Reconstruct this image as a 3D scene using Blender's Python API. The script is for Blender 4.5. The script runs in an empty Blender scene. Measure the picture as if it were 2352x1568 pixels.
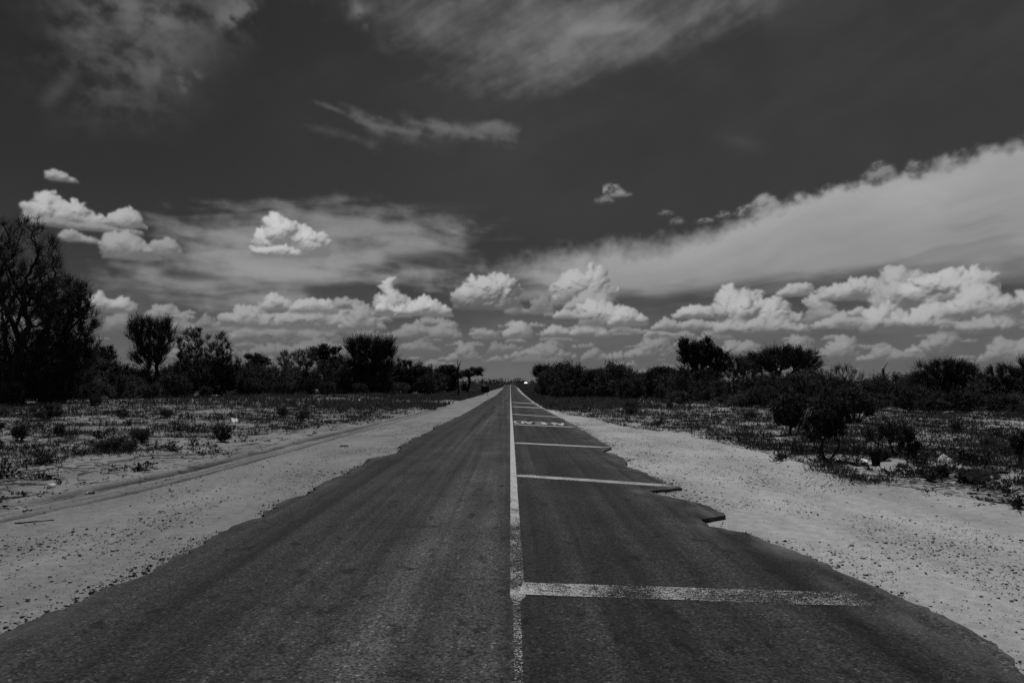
import bpy, bmesh, math, random
import numpy as np
from mathutils import Vector, Matrix

R_ = math.radians
rng = np.random.default_rng(7)
random.seed(7)
sc = bpy.context.scene
COL = sc.collection

# ---------------------------------------------------------------- camera
# picture coordinates used for measuring are those of a 2352 x 1568 view of the photograph
FPX, CX, CY = 1568.0, 1176.0, 784.0
PITCH, YAW = math.atan((876.0 - CY) / FPX), 4.0 / FPX
CAM = np.array([0.0, 0.0, 1.75])
cp, sp, cyw, syw = math.cos(PITCH), math.sin(PITCH), math.cos(YAW), math.sin(YAW)
FWD = np.array([syw * cp, cyw * cp, sp])
RGT = np.array([cyw, -syw, 0.0])
UPV = np.cross(RGT, FWD)

cam_d = bpy.data.cameras.new("camera")
cam = bpy.data.objects.new("camera", cam_d)
COL.objects.link(cam)
cam_d.sensor_width = 36.0
cam_d.lens = 24.0
cam_d.clip_start = 0.05
cam_d.clip_end = 20000.0
cam.location = CAM
cam.rotation_euler = Matrix((RGT, UPV, -FWD)).transposed().to_euler()
sc.camera = cam


def ray(px, py):
    d = FWD * FPX + RGT * (px - CX) + UPV * (CY - py)
    return d / np.linalg.norm(d)


# ---------------------------------------------------------------- noise (numpy)
def _hash(ix, iy, seed):
    n = (ix.astype(np.int64) * 374761393 + iy.astype(np.int64) * 668265263 + seed * 974711) & 0xFFFFFFFF
    n = ((n ^ (n >> 13)) * 1274126177) & 0xFFFFFFFF
    n = n ^ (n >> 16)
    return (n & 0xFFFFFF).astype(np.float32) / 16777215.0


def vnoise(x, y, seed=0):
    x = np.asarray(x, dtype=np.float64)
    y = np.asarray(y, dtype=np.float64)
    ix, iy = np.floor(x), np.floor(y)
    fx, fy = (x - ix).astype(np.float32), (y - iy).astype(np.float32)
    fx = fx * fx * fx * (fx * (fx * 6 - 15) + 10)
    fy = fy * fy * fy * (fy * (fy * 6 - 15) + 10)
    a = _hash(ix, iy, seed)
    b = _hash(ix + 1, iy, seed)
    c = _hash(ix, iy + 1, seed)
    d = _hash(ix + 1, iy + 1, seed)
    return (a * (1 - fx) + b * fx) * (1 - fy) + (c * (1 - fx) + d * fx) * fy


def fbm(x, y, octaves=5, seed=0, gain=0.5, lac=2.03):
    s, amp, tot = 0.0, 1.0, 0.0
    ca, sa = 0.8, 0.6
    for o in range(octaves):
        s = s + amp * vnoise(x, y, seed + o * 17)
        tot += amp
        amp *= gain
        x, y = (x * ca - y * sa) * lac + 3.1, (x * sa + y * ca) * lac - 1.7
    return s / tot      # 0..1, mean .5


def sstep(a, b, x):
    t = np.clip((x - a) / (b - a), 0, 1)
    return t * t * (3 - 2 * t)


# ---------------------------------------------------------------- terrain
ZY = np.array([-50, 12, 28, 49, 74, 150, 220, 300, 400, 425, 600, 1000, 6000.0])
ZZ = np.array([0, 0, -.12, -.45, -.75, -1.25, -1.2, -.7, 0.0, .03, -2.2, -5.0, -12.0])


def road_z(y):
    y = np.asarray(y, dtype=float)
    s = 0
    for k in (-1.0, -.5, 0, .5, 1.0):
        s = s + np.interp(y + k * (2 + np.abs(y) * .10), ZY, ZZ)
    return s / 5


def base_z(x, y):
    x = np.abs(np.asarray(x, dtype=float))
    lat = 1 - .7 * sstep(5, 24, x) * (1 - sstep(330, 400, np.asarray(y, dtype=float)))
    return road_z(y) * lat


def G(px, py, dmax=3000.0):
    """ground point under a picture point"""
    d = ray(px, py)
    t = np.geomspace(2.0, dmax, 1600)
    P = CAM[None] + d[None] * t[:, None]
    below = P[:, 2] < base_z(P[:, 0], P[:, 1])
    i = int(np.argmax(below)) if below.any() else len(t) - 1
    lo, hi = t[max(i - 1, 0)], t[i]
    for _ in range(30):
        m = .5 * (lo + hi)
        p = CAM + d * m
        if p[2] < base_z(p[0], p[1]):
            hi = m
        else:
            lo = m
    return CAM + d * hi


def GL(pts):
    return np.array([G(*p)[:2] for p in pts])


def at(px, py, Y):
    d = ray(px, py)
    return CAM + d * (Y / d[1])


LEFT_PX = [(1156, 892), (1148, 899), (1139, 907.7), (1113.7, 921), (1072, 946.5), (1039, 964), (998.6, 979.4), (992.6, 990), (952, 1005), (924, 1024), (916.4, 1039), (858, 1051),
           (837, 1062.4), (832.7, 1068), (727, 1117.7), (644, 1155), (603, 1184), (512, 1217), (429.6, 1262), (380, 1287), (243.7, 1349), (229, 1369.7), (124, 1407), (0, 1456.5)]
RIGHT_PX = [(1190, 896), (1206, 910), (1230.6, 929), (1282, 956), (1328, 981), (1375, 1011), (1408, 1027.5), (1383, 1035.6), (1416.5, 1043), (1443, 1059.5), (1441, 1070), (1476, 1083.5), (1524, 1107),
            (1565, 1120), (1484.6, 1126.6), (1536, 1139), (1613, 1158.6), (1666, 1182), (1613, 1191.7), (1635, 1208), (1712, 1225), (1758, 1243), (1864.5, 1282.5), (1954, 1322), (2036.6, 1355.5),
            (2152.6, 1412), (2282, 1478), (2341, 1524)]
RE_PX = [(1194, 893), (1211, 909), (1236, 928), (1286, 951), (1354, 962), (1416, 981), (1468, 987), (1561, 995), (1623, 1018), (1712, 1037), (1795, 1059), (1906, 1107), (2058, 1126), (2352, 1176)]
TRK_PX = [(0, 1175), (230, 1130), (463, 1079), (650, 1030), (833, 984), (942, 956), (1040, 925), (1090, 911), (1128, 897)]
LEDGE, REDGE, RSCRUB, TRK = GL(LEFT_PX), GL(RIGHT_PX), GL(RE_PX), GL(TRK_PX)
LEDGE = np.vstack([[-2.95, 420], [-2.95, 300], LEDGE, [-3.6, 2.0], [-3.6, -8]])
REDGE = np.vstack([[2.75, 420], [2.75, 300], REDGE, [2.85, 2.5], [2.85, -8]])
RSCRUB = np.vstack([[3.0, 420], [3.0, 300], RSCRUB, [9.5, 3], [11, -8]])
TRK = np.vstack([[-3.3, 420], [-3.3, 300], TRK[::-1], [-8.3, 3], [-9.5, -8]])


def xy_at(line, y):
    o = np.argsort(line[:, 1])
    return np.interp(y, line[o, 1], line[o, 0])


def relief(x, y):
    """small ground relief on top of base_z, and the zones"""
    xl, xr = xy_at(LEDGE, y), xy_at(REDGE, y)
    xt, xs = xy_at(TRK, y), xy_at(RSCRUB, y)
    scrL = sstep(.3, 1.6, xt - x)
    scrR = sstep(-.1, 1.0, x - xs - .5 * (fbm(x * .8, y * .8, 3, 5) - .5))
    scr = np.maximum(scrL, scrR)
    under = sstep(-.1, .55, x - xl) * sstep(-.1, .55, xr - x)
    z = -.035 - .012 * (x > 0) - .12 * under
    shoulder = (1 - scr) * (1 - under)
    near = 1 - sstep(60, 140, y)
    z = z + shoulder * near * (.022 * (fbm(x * 1.7, y * .7, 4, 11) - .5) + .012 * (fbm(x * 7, y * 5, 3, 12) - .5))
    far = sstep(6, 22, np.abs(x))
    z = z + scr * near * (.16 * (fbm(x * .9, y * .9, 4, 21) - .42) + .05 * (fbm(x * 5, y * 5, 3, 22) - .5))
    z = z + far * .5 * (fbm(x * .07, y * .07, 3, 31) - .5)
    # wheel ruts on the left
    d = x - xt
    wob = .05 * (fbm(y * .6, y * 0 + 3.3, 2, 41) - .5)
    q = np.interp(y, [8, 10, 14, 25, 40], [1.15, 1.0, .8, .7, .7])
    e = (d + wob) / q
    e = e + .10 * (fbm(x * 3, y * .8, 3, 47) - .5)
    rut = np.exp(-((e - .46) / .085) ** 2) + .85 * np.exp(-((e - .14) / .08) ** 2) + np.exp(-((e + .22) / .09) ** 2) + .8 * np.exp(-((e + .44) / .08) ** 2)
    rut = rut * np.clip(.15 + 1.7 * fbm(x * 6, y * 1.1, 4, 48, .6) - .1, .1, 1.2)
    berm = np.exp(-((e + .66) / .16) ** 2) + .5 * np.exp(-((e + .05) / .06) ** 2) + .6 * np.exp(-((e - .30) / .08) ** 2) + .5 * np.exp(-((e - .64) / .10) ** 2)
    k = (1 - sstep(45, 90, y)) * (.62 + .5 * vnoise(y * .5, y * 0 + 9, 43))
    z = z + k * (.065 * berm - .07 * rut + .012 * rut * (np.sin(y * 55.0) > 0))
    # a low ridge pushed up where the right shoulder ends
    dr = x - xs
    z = z + (1 - sstep(30, 60, y)) * .07 * np.exp(-((dr - .25) / .16) ** 2) * (.3 + fbm(x * 2, y * 2, 2, 51)) * sstep(0, 3, x)
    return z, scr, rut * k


def gz(x, y):
    x, y = np.asarray(x, float), np.asarray(y, float)
    return base_z(x, y) + relief(x, y)[0]


# ---------------------------------------------------------------- mesh helpers
def mk_mesh(name, V, F, mat=None, smooth=False):
    V = np.ascontiguousarray(V, dtype=np.float32)
    F = np.ascontiguousarray(F, dtype=np.int32)
    me = bpy.data.meshes.new(name)
    k = F.shape[1]
    me.vertices.add(len(V))
    me.vertices.foreach_set("co", V.ravel())
    me.loops.add(F.size)
    me.loops.foreach_set("vertex_index", F.ravel())
    me.polygons.add(len(F))
    me.polygons.foreach_set("loop_start", np.arange(0, F.size, k, dtype=np.int32))
    try:
        me.polygons.foreach_set("loop_total", np.full(len(F), k, dtype=np.int32))
    except Exception:
        pass
    if smooth:
        me.polygons.foreach_set("use_smooth", np.ones(len(F), dtype=bool))
    me.update(calc_edges=True)
    if mat:
        me.materials.append(mat)
    return me


def link(name, data, parent=None, loc=None):
    o = bpy.data.objects.new(name, data)
    COL.objects.link(o)
    if parent is not None:
        o.parent = parent
    if loc is not None:
        o.location = loc
    return o


def tag(o, label, cat, group=None):
    o["label"] = label
    o["category"] = cat
    if group:
        o["group"] = group
    return o


def thing(name, label, cat, loc=(0, 0, 0), rz=0.0, group=None):
    o = link(name, None)
    o.empty_display_size = .2
    o.location = loc
    o.rotation_euler = (0, 0, rz)
    return tag(o, label, cat, group)


def copy_tree(o, parent=None):
    c = o.copy()
    COL.objects.link(c)
    c.parent = parent
    for ch in list(o.children):
        copy_tree(ch, c)
    return c


def norm(v):
    return v / np.maximum(np.linalg.norm(v, axis=-1, keepdims=True), 1e-9)


def frames(d):
    a = np.where(np.abs(d[:, 2:3]) < .9, np.array([[0, 0, 1.0]]), np.array([[1.0, 0, 0]]))
    u = norm(np.cross(d, a))
    return u, np.cross(d, u)


def sticks(P0, P1, R0, R1, sides=4):
    P0, P1 = np.atleast_2d(P0), np.atleast_2d(P1)
    R0, R1 = np.broadcast_to(np.asarray(R0, float), (len(P0),)), np.broadcast_to(np.asarray(R1, float), (len(P0),))
    d = norm(P1 - P0)
    u, w = frames(d)
    n = len(P0)
    V = np.zeros((n, 2, sides, 3))
    for s in range(sides):
        a = 2 * math.pi * s / sides
        o = u * math.cos(a) + w * math.sin(a)
        V[:, 0, s] = P0 + o * R0[:, None]
        V[:, 1, s] = P1 + o * R1[:, None]
    b = (np.arange(n) * 2 * sides)[:, None]
    s = np.arange(sides)[None]
    s2 = (s + 1) % sides
    F = np.stack([b + s, b + s2, b + sides + s2, b + sides + s], -1).reshape(-1, 4)
    return V.reshape(-1, 3), F


def leaves(P, D, L, W, r):
    """diamond leaves at P along D"""
    n = len(P)
    D = norm(D)
    u = norm(np.cross(D, r.normal(size=(n, 3))))
    L = np.broadcast_to(np.asarray(L, float), (n,))[:, None]
    W = np.broadcast_to(np.asarray(W, float), (n,))[:, None]
    bend = norm(np.cross(D, u)) * L * .12
    V = np.stack([P, P + D * L * .5 + u * W * .5 + bend, P + D * L, P + D * L * .5 - u * W * .5 + bend], 1)
    F = np.arange(n * 4).reshape(-1, 4)
    return V.reshape(-1, 3), F


class MB:
    def __init__(s):
        s.V, s.F, s.n = [], [], 0

    def add(s, V, F):
        s.V.append(np.asarray(V, float))
        s.F.append(np.asarray(F) + s.n)
        s.n += len(V)

    def mesh(s, name, mat, smooth=False):
        return mk_mesh(name, np.vstack(s.V), np.vstack(s.F), mat, smooth)


# ---------------------------------------------------------------- materials
def new_mat(name):
    m = bpy.data.materials.new(name)
    m.use_nodes = True
    nt = m.node_tree
    b = nt.nodes["Principled BSDF"]
    return m, nt, b


def grey(v):
    return (v, v, v, 1)


def noise_col(nt, lo, hi, scale, detail=4, coord="Object", lopos=.3, hipos=.7):
    tc = nt.nodes.new("ShaderNodeTexCoord")
    n = nt.nodes.new("ShaderNodeTexNoise")
    n.inputs["Scale"].default_value = scale
    n.inputs["Detail"].default_value = detail
    nt.links.new(tc.outputs[coord], n.inputs["Vector"])
    r = nt.nodes.new("ShaderNodeMapRange")
    r.inputs["From Min"].default_value = lopos
    r.inputs["From Max"].default_value = hipos
    r.inputs["To Min"].default_value = lo
    r.inputs["To Max"].default_value = hi
    nt.links.new(n.outputs["Fac"], r.inputs["Value"])
    return r.outputs["Result"], n.outputs["Fac"]


def simple(name, lo, hi, scale, rough=.9, bump=0.0, spec=.2, transl=0.0):
    m, nt, b = new_mat(name)
    c, f = noise_col(nt, lo, hi, scale)
    nt.links.new(c, b.inputs["Base Color"])
    b.inputs["Roughness"].default_value = rough
    b.inputs["Specular IOR Level"].default_value = spec
    if bump:
        bp = nt.nodes.new("ShaderNodeBump")
        bp.inputs["Strength"].default_value = bump
        bp.inputs["Distance"].default_value = .02
        nt.links.new(f, bp.inputs["Height"])
        nt.links.new(bp.outputs["Normal"], b.inputs["Normal"])
    if transl:
        t = nt.nodes.new("ShaderNodeBsdfTranslucent")
        nt.links.new(c, t.inputs["Color"])
        mx = nt.nodes.new("ShaderNodeMixShader")
        mx.inputs[0].default_value = transl
        nt.links.new(b.outputs[0], mx.inputs[1])
        nt.links.new(t.outputs[0], mx.inputs[2])
        nt.links.new(mx.outputs[0], nt.nodes["Material Output"].inputs["Surface"])
    return m


M_BARK = simple("bark", .014, .035, 6, bump=.4)
M_DEADWOOD = simple("dead_wood", .05, .10, 5, bump=.4)
M_LEAF = simple("dark_leaf", .012, .034, 1.6, rough=.7, transl=.15)
M_LEAF2 = simple("olive_leaf", .04, .11, 1.0, rough=.7, transl=.2)
M_LEAF3 = simple("shrub_leaf", .02, .075, .6, rough=.75, transl=.15)
M_GRASS = simple("dry_grass", .03, .125, .35, rough=.9, transl=.2)
M_TUFT = simple("dark_tuft", .012, .065, .5, rough=.9, transl=.15)
M_WEED = simple("weed_leaf", .012, .035, 2.0, rough=.7, transl=.15)
M_TWIG = simple("dry_twig", .03, .12, 3.0)
M_STONE = simple("dark_stone", .03, .16, .9, bump=.3)
M_CRUMB = simple("asphalt_crumb", .02, .05, 3, bump=.3)
M_PALESTONE = simple("pale_stone", .42, .62, 7, bump=.5)
M_GREYSTONE = simple("grey_stone", .2, .34, 9, bump=.5)
M_BLACKPLASTIC = simple("black_plastic", .004, .007, 9, rough=.7, spec=.15)
M_WHITEPAPER = simple("white_scrap", .7, .82, 8)
M_SIGN = simple("sign_back", .012, .02, 8, rough=.6)
M_POST = simple("sign_post", .02, .03, 8, rough=.6)
M_CARPAINT = simple("dark_car_paint", .012, .016, 3, rough=.25, spec=.5)
M_RUBBER = simple("rubber", .01, .015, 9, rough=.8)
M_RIM = simple("wheel_rim", .2, .25, 9, rough=.4)
M_GLASS = simple("car_glass", .01, .012, 3, rough=.12, spec=1.0)
M_LAMP = simple("headlamp_glass", .45, .55, 9, rough=.2, spec=.6)


def asphalt():
    m, nt, b = new_mat("worn_asphalt")
    L, N = nt.links.new, nt.nodes.new
    tc = N("ShaderNodeTexCoord")
    sep = N("ShaderNodeSeparateXYZ")
    L(tc.outputs["Object"], sep.inputs[0])

    def noise(scale, detail, sx=1, sy=1, dim="3D", rough=.55):
        mp = N("ShaderNodeMapping")
        mp.inputs["Scale"].default_value = (sx, sy, 1)
        L(tc.outputs["Object"], mp.inputs[0])
        n = N("ShaderNodeTexNoise")
        n.inputs["Scale"].default_value = scale
        n.inputs["Detail"].default_value = detail
        n.inputs["Roughness"].default_value = rough
        L(mp.outputs[0], n.inputs["Vector"])
        return n.outputs["Fac"]

    def rngm(x, a, bb, c, d):
        r = N("ShaderNodeMapRange")
        for k, v in (("From Min", a), ("From Max", bb), ("To Min", c), ("To Max", d)):
            r.inputs[k].default_value = v
        L(x, r.inputs["Value"])
        return r.outputs["Result"]

    def math_(op, a, bb):
        q = N("ShaderNodeMath")
        q.operation = op
        for i, v in enumerate((a, bb)):
            if isinstance(v, (int, float)):
                q.inputs[i].default_value = v
            else:
                L(v, q.inputs[i])
        return q.outputs[0]

    streak = math_("MULTIPLY", rngm(noise(1.0, 5, 2.6, .045), .35, .65, .50, 1.45), rngm(noise(1.0, 3, 9, .05), .3, .7, .78, 1.22))          # long wheel polished streaks
    patch = rngm(noise(.9, 6, 1, .6), .32, .68, .70, 1.28)
    # aggregate: single stones
    vo = N("ShaderNodeTexVoronoi")
    vo.inputs["Scale"].default_value = 62
    L(tc.outputs["Object"], vo.inputs["Vector"])
    wn = N("ShaderNodeSeparateColor")
    L(vo.outputs["Color"], wn.inputs[0])
    st = rngm(wn.outputs[0], 0, 1, .25, 1.45)
    bright = rngm(wn.outputs[1], .93, .99, 0, 1.7)
    grain = math_("ADD", st, bright)
    fine = rngm(noise(40, 3, 1, 1), .25, .75, .7, 1.3)
    # left lane is paler towards the middle of the road, the right lane is darker tar
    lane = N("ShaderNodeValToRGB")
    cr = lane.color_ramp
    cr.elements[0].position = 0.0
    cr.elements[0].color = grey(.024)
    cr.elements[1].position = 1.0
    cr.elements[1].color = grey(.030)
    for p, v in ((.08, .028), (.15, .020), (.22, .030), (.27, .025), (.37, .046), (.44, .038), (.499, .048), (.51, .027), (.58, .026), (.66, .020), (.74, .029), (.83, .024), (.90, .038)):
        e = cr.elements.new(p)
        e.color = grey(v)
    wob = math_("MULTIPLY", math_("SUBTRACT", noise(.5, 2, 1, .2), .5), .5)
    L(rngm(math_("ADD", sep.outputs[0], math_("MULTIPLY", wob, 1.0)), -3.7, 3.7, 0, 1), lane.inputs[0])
    # beyond ~20 m both lanes look the same pale grey
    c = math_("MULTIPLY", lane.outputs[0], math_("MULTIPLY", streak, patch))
    c = math_("MULTIPLY", c, math_("MULTIPLY", grain, fine))
    # tar / oil spots
    spots = rngm(noise(4.5, 4, 1, .6), .60, .67, 1, .40)
    c = math_("MULTIPLY", c, spots)
    # sand dusted along the two broken edges
    dust = N("ShaderNodeAttribute")
    dust.attribute_name = "edge"
    dn = rngm(noise(2.5, 5, 1, .35), .42, .75, 0, 1)
    dm = math_("MULTIPLY", dust.outputs["Fac"], dn)
    mx = N("ShaderNodeMix")
    mx.data_type = "FLOAT"
    L(dm, mx.inputs[0])
    L(c, mx.inputs[2])
    mx.inputs[3].default_value = .13
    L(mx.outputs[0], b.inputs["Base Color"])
    b.inputs["Roughness"].default_value = .85
    b.inputs["Specular IOR Level"].default_value = .12
    bp = N("ShaderNodeBump")
    bp.inputs["Strength"].default_value = .55
    bp.inputs["Distance"].default_value = .006
    L(math_("ADD", vo.outputs["Distance"], fine), bp.inputs["Height"])
    L(bp.outputs["Normal"], b.inputs["Normal"])
    return m


def sand():
    m, nt, b = new_mat("sandy_ground")
    L, N = nt.links.new, nt.nodes.new
    tc = N("ShaderNodeTexCoord")
    at_ = N("ShaderNodeAttribute")
    at_.attribute_name = "zone"
    zs = N("ShaderNodeSeparateColor")
    L(at_.outputs["Color"], zs.inputs[0])

    def noise(scale, detail, sx=1, sy=1):
        mp = N("ShaderNodeMapping")
        mp.inputs["Scale"].default_value = (sx, sy, 1)
        L(tc.outputs["Object"], mp.inputs[0])
        n = N("ShaderNodeTexNoise")
        n.inputs["Scale"].default_value = scale
        n.inputs["Detail"].default_value = detail
        L(mp.outputs[0], n.inputs["Vector"])
        return n.outputs["Fac"]

    def rngm(x, a, bb, c, d):
        r = N("ShaderNodeMapRange")
        for k, v in (("From Min", a), ("From Max", bb), ("To Min", c), ("To Max", d)):
            r.inputs[k].default_value = v
        L(x, r.inputs["Value"])
        return r.outputs["Result"]

    def math_(op, a, bb):
        q = N("ShaderNodeMath")
        q.operation = op
        for i, v in enumerate((a, bb)):
            if isinstance(v, (int, float)):
                q.inputs[i].default_value = v
            else:
                L(v, q.inputs[i])
        return q.outputs[0]

    n1 = noise(.9, 5, 1, .35)
    n2 = noise(9, 5)
    n3 = noise(60, 3)
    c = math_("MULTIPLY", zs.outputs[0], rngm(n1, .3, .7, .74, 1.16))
    c = math_("MULTIPLY", c, rngm(n2, .3, .7, .82, 1.14))
    c = math_("MULTIPLY", c, rngm(n3, .25, .75, .82, 1.15))
    # gravel specks pressed into the sand
    vo = N("ShaderNodeTexVoronoi")
    vo.inputs["Scale"].default_value = 38
    L(tc.outputs["Object"], vo.inputs["Vector"])
    vs = N("ShaderNodeSeparateColor")
    L(vo.outputs["Color"], vs.inputs[0])
    isst = math_("MULTIPLY", rngm(vs.outputs[0], .86, .90, 0, 1), rngm(vo.outputs["Distance"], .22, .32, 1, 0))
    isst = math_("MULTIPLY", isst, rngm(noise(.7, 4, 1, .5), .42, .60, 0, 1))
    c = math_("MULTIPLY", c, rngm(isst, 0, 1, 1, .35))
    # dead leaves, roots and dark organic litter in the scrub
    lit = rngm(noise(7, 6, 1, 1), .50, .62, 0, 1)
    lit2 = rngm(noise(.35, 4), .42, .62, .25, 1)
    lm = math_("MULTIPLY", math_("MULTIPLY", lit, lit2), math_("MULTIPLY", zs.outputs[1], .32))
    mx = N("ShaderNodeMix")
    mx.data_type = "FLOAT"
    L(lm, mx.inputs[0])
    L(c, mx.inputs[2])
    mx.inputs[3].default_value = .05
    L(mx.outputs[0], b.inputs["Base Color"])
    b.inputs["Roughness"].default_value = .95
    b.inputs["Specular IOR Level"].default_value = .1
    h = math_("ADD", math_("MULTIPLY", n2, 1.0), math_("ADD", math_("MULTIPLY", n3, .35), math_("MULTIPLY", isst, .5)))
    bp = N("ShaderNodeBump")
    bp.inputs["Strength"].default_value = .8
    bp.inputs["Distance"].default_value = .03
    L(h, bp.inputs["Height"])
    L(bp.outputs["Normal"], b.inputs["Normal"])
    return m


def paint(name, wear, albedo=.34):
    """road paint worn off in flakes: bare asphalt shows through"""
    m, nt, b = new_mat(name)
    L, N = nt.links.new, nt.nodes.new
    tc = N("ShaderNodeTexCoord")

    def noise(scale, detail, sx=1, sy=1):
        mp = N("ShaderNodeMapping")
        mp.inputs["Scale"].default_value = (sx, sy, 1)
        L(tc.outputs["Object"], mp.inputs[0])
        n = N("ShaderNodeTexNoise")
        n.inputs["Scale"].default_value = scale
        n.inputs["Detail"].default_value = detail
        L(mp.outputs[0], n.inputs["Vector"])
        return n.outputs["Fac"]

    a = N("ShaderNodeMath")
    a.operation = "MULTIPLY_ADD"
    L(noise(95, 3), a.inputs[0])
    a.inputs[1].default_value = 1.25
    a2 = N("ShaderNodeMath")
    a2.operation = "MULTIPLY_ADD"
    L(noise(19, 4, 1, 2.2), a2.inputs[0])
    a2.inputs[1].default_value = .55
    a3 = N("ShaderNodeMath")
    a3.operation = "MULTIPLY"
    L(noise(2.6, 3), a3.inputs[0])
    a3.inputs[1].default_value = .55
    L(a3.outputs[0], a2.inputs[2])
    L(a2.outputs[0], a.inputs[2])
    b2 = N("ShaderNodeMath")
    b2.operation = "ADD"
    L(a.outputs[0], b2.inputs[0])
    at_ = N("ShaderNodeAttribute")
    at_.attribute_name = "wear"
    L(at_.outputs["Fac"], b2.inputs[1])
    r = N("ShaderNodeMapRange")
    r.inputs["From Min"].default_value = 1.27 - wear
    r.inputs["From Max"].default_value = 1.37 - wear
    L(b2.outputs[0], r.inputs["Value"])
    rr = N("ShaderNodeMapRange")
    rr.inputs["From Min"].default_value = .3
    rr.inputs["From Max"].default_value = .7
    rr.inputs["To Min"].default_value = albedo * .75
    rr.inputs["To Max"].default_value = albedo * 1.15
    L(noise(14, 4), rr.inputs["Value"])
    L(rr.outputs[0], b.inputs["Base Color"])
    b.inputs["Roughness"].default_value = .8
    tr = N("ShaderNodeBsdfTransparent")
    mx = N("ShaderNodeMixShader")
    L(r.outputs[0], mx.inputs[0])
    L(b.outputs[0], mx.inputs[1])
    L(tr.outputs[0], mx.inputs[2])
    L(mx.outputs[0], nt.nodes["Material Output"].inputs["Surface"])
    return m


M_ASPHALT = asphalt()
M_SAND = sand()
M_PAINT = paint("worn_road_paint", .0)
M_TAR = simple("crack_tar", .008, .014, 8, rough=.7)

# ---------------------------------------------------------------- ground
def build_ground():
    xs = np.concatenate([-np.geomspace(5000, 27, 60), np.arange(-26, -9.6, .14), np.arange(-9.6, -4.2, .05), np.arange(-4.2, 2, .14), np.arange(2, 10, .09), np.arange(10, 26.01, .14), np.geomspace(27, 5000, 60)])
    ys = [-40.0, -20, -10, -5, 0, 2]
    y = 3.0
    while y < 6000:
        ys.append(y)
        y += max(.085, y * (.0105 if y < 60 else .02 if y < 500 else .08))
    ys = np.array(ys)
    X, Y = np.meshgrid(xs, ys)
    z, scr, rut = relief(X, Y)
    Z = base_z(X, Y) + z
    V = np.stack([X, Y, Z], -1).reshape(-1, 3)
    nx, ny = len(xs), len(ys)
    i = np.arange(nx - 1)[None] + np.arange(ny - 1)[:, None] * nx
    F = np.stack([i, i + 1, i + 1 + nx, i + nx], -1).reshape(-1, 4)
    me = mk_mesh("ground", V, F, M_SAND, smooth=True)
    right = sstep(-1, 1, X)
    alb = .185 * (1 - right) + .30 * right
    alb = alb * (1 - .88 * np.clip(rut * 1.35, 0, .9)) * (1 - .12 * scr * right)  # ruts darkened in albedo: packed sand plus side shading the sun doesn't give
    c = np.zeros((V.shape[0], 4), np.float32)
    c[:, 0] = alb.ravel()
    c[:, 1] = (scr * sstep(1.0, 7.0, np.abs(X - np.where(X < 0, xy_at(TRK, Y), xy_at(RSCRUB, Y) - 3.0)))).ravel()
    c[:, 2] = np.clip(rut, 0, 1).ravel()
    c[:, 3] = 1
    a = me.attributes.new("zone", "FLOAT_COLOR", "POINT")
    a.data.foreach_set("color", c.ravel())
    o = link("ground", me)
    o["kind"] = "structure"


build_ground()


# ---------------------------------------------------------------- road
def jag(line, amp, seed):
    """resample an edge and break it up"""
    out = []
    r = np.random.default_rng(seed)
    for a, b in zip(line[:-1], line[1:]):
        L = np.linalg.norm(b - a)
        ym = max(3.0, .5 * (a[1] + b[1]))
        n = int(np.clip(L / (.05 + ym * .006), 1, 60))
        t = np.arange(n) / n
        out.append(a + (b - a) * t[:, None])
    P = np.vstack(out + [line[-1:]])
    s = np.concatenate([[0], np.cumsum(np.linalg.norm(np.diff(P, axis=0), axis=1))])
    n = (fbm(s * 1.3, s * 0 + seed, 5, seed, .65) - .5) * 2 + 1.5 * (np.abs(fbm(s * 5, s * 0 + seed + 5, 4, seed + 3, .65) - .5) * 2 - .25)
    k = sstep(420, 330, P[:, 1]) * np.where(P[:, 1] > 40, .5, 1)
    P[:, 0] += amp * n * k
    return P


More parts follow.
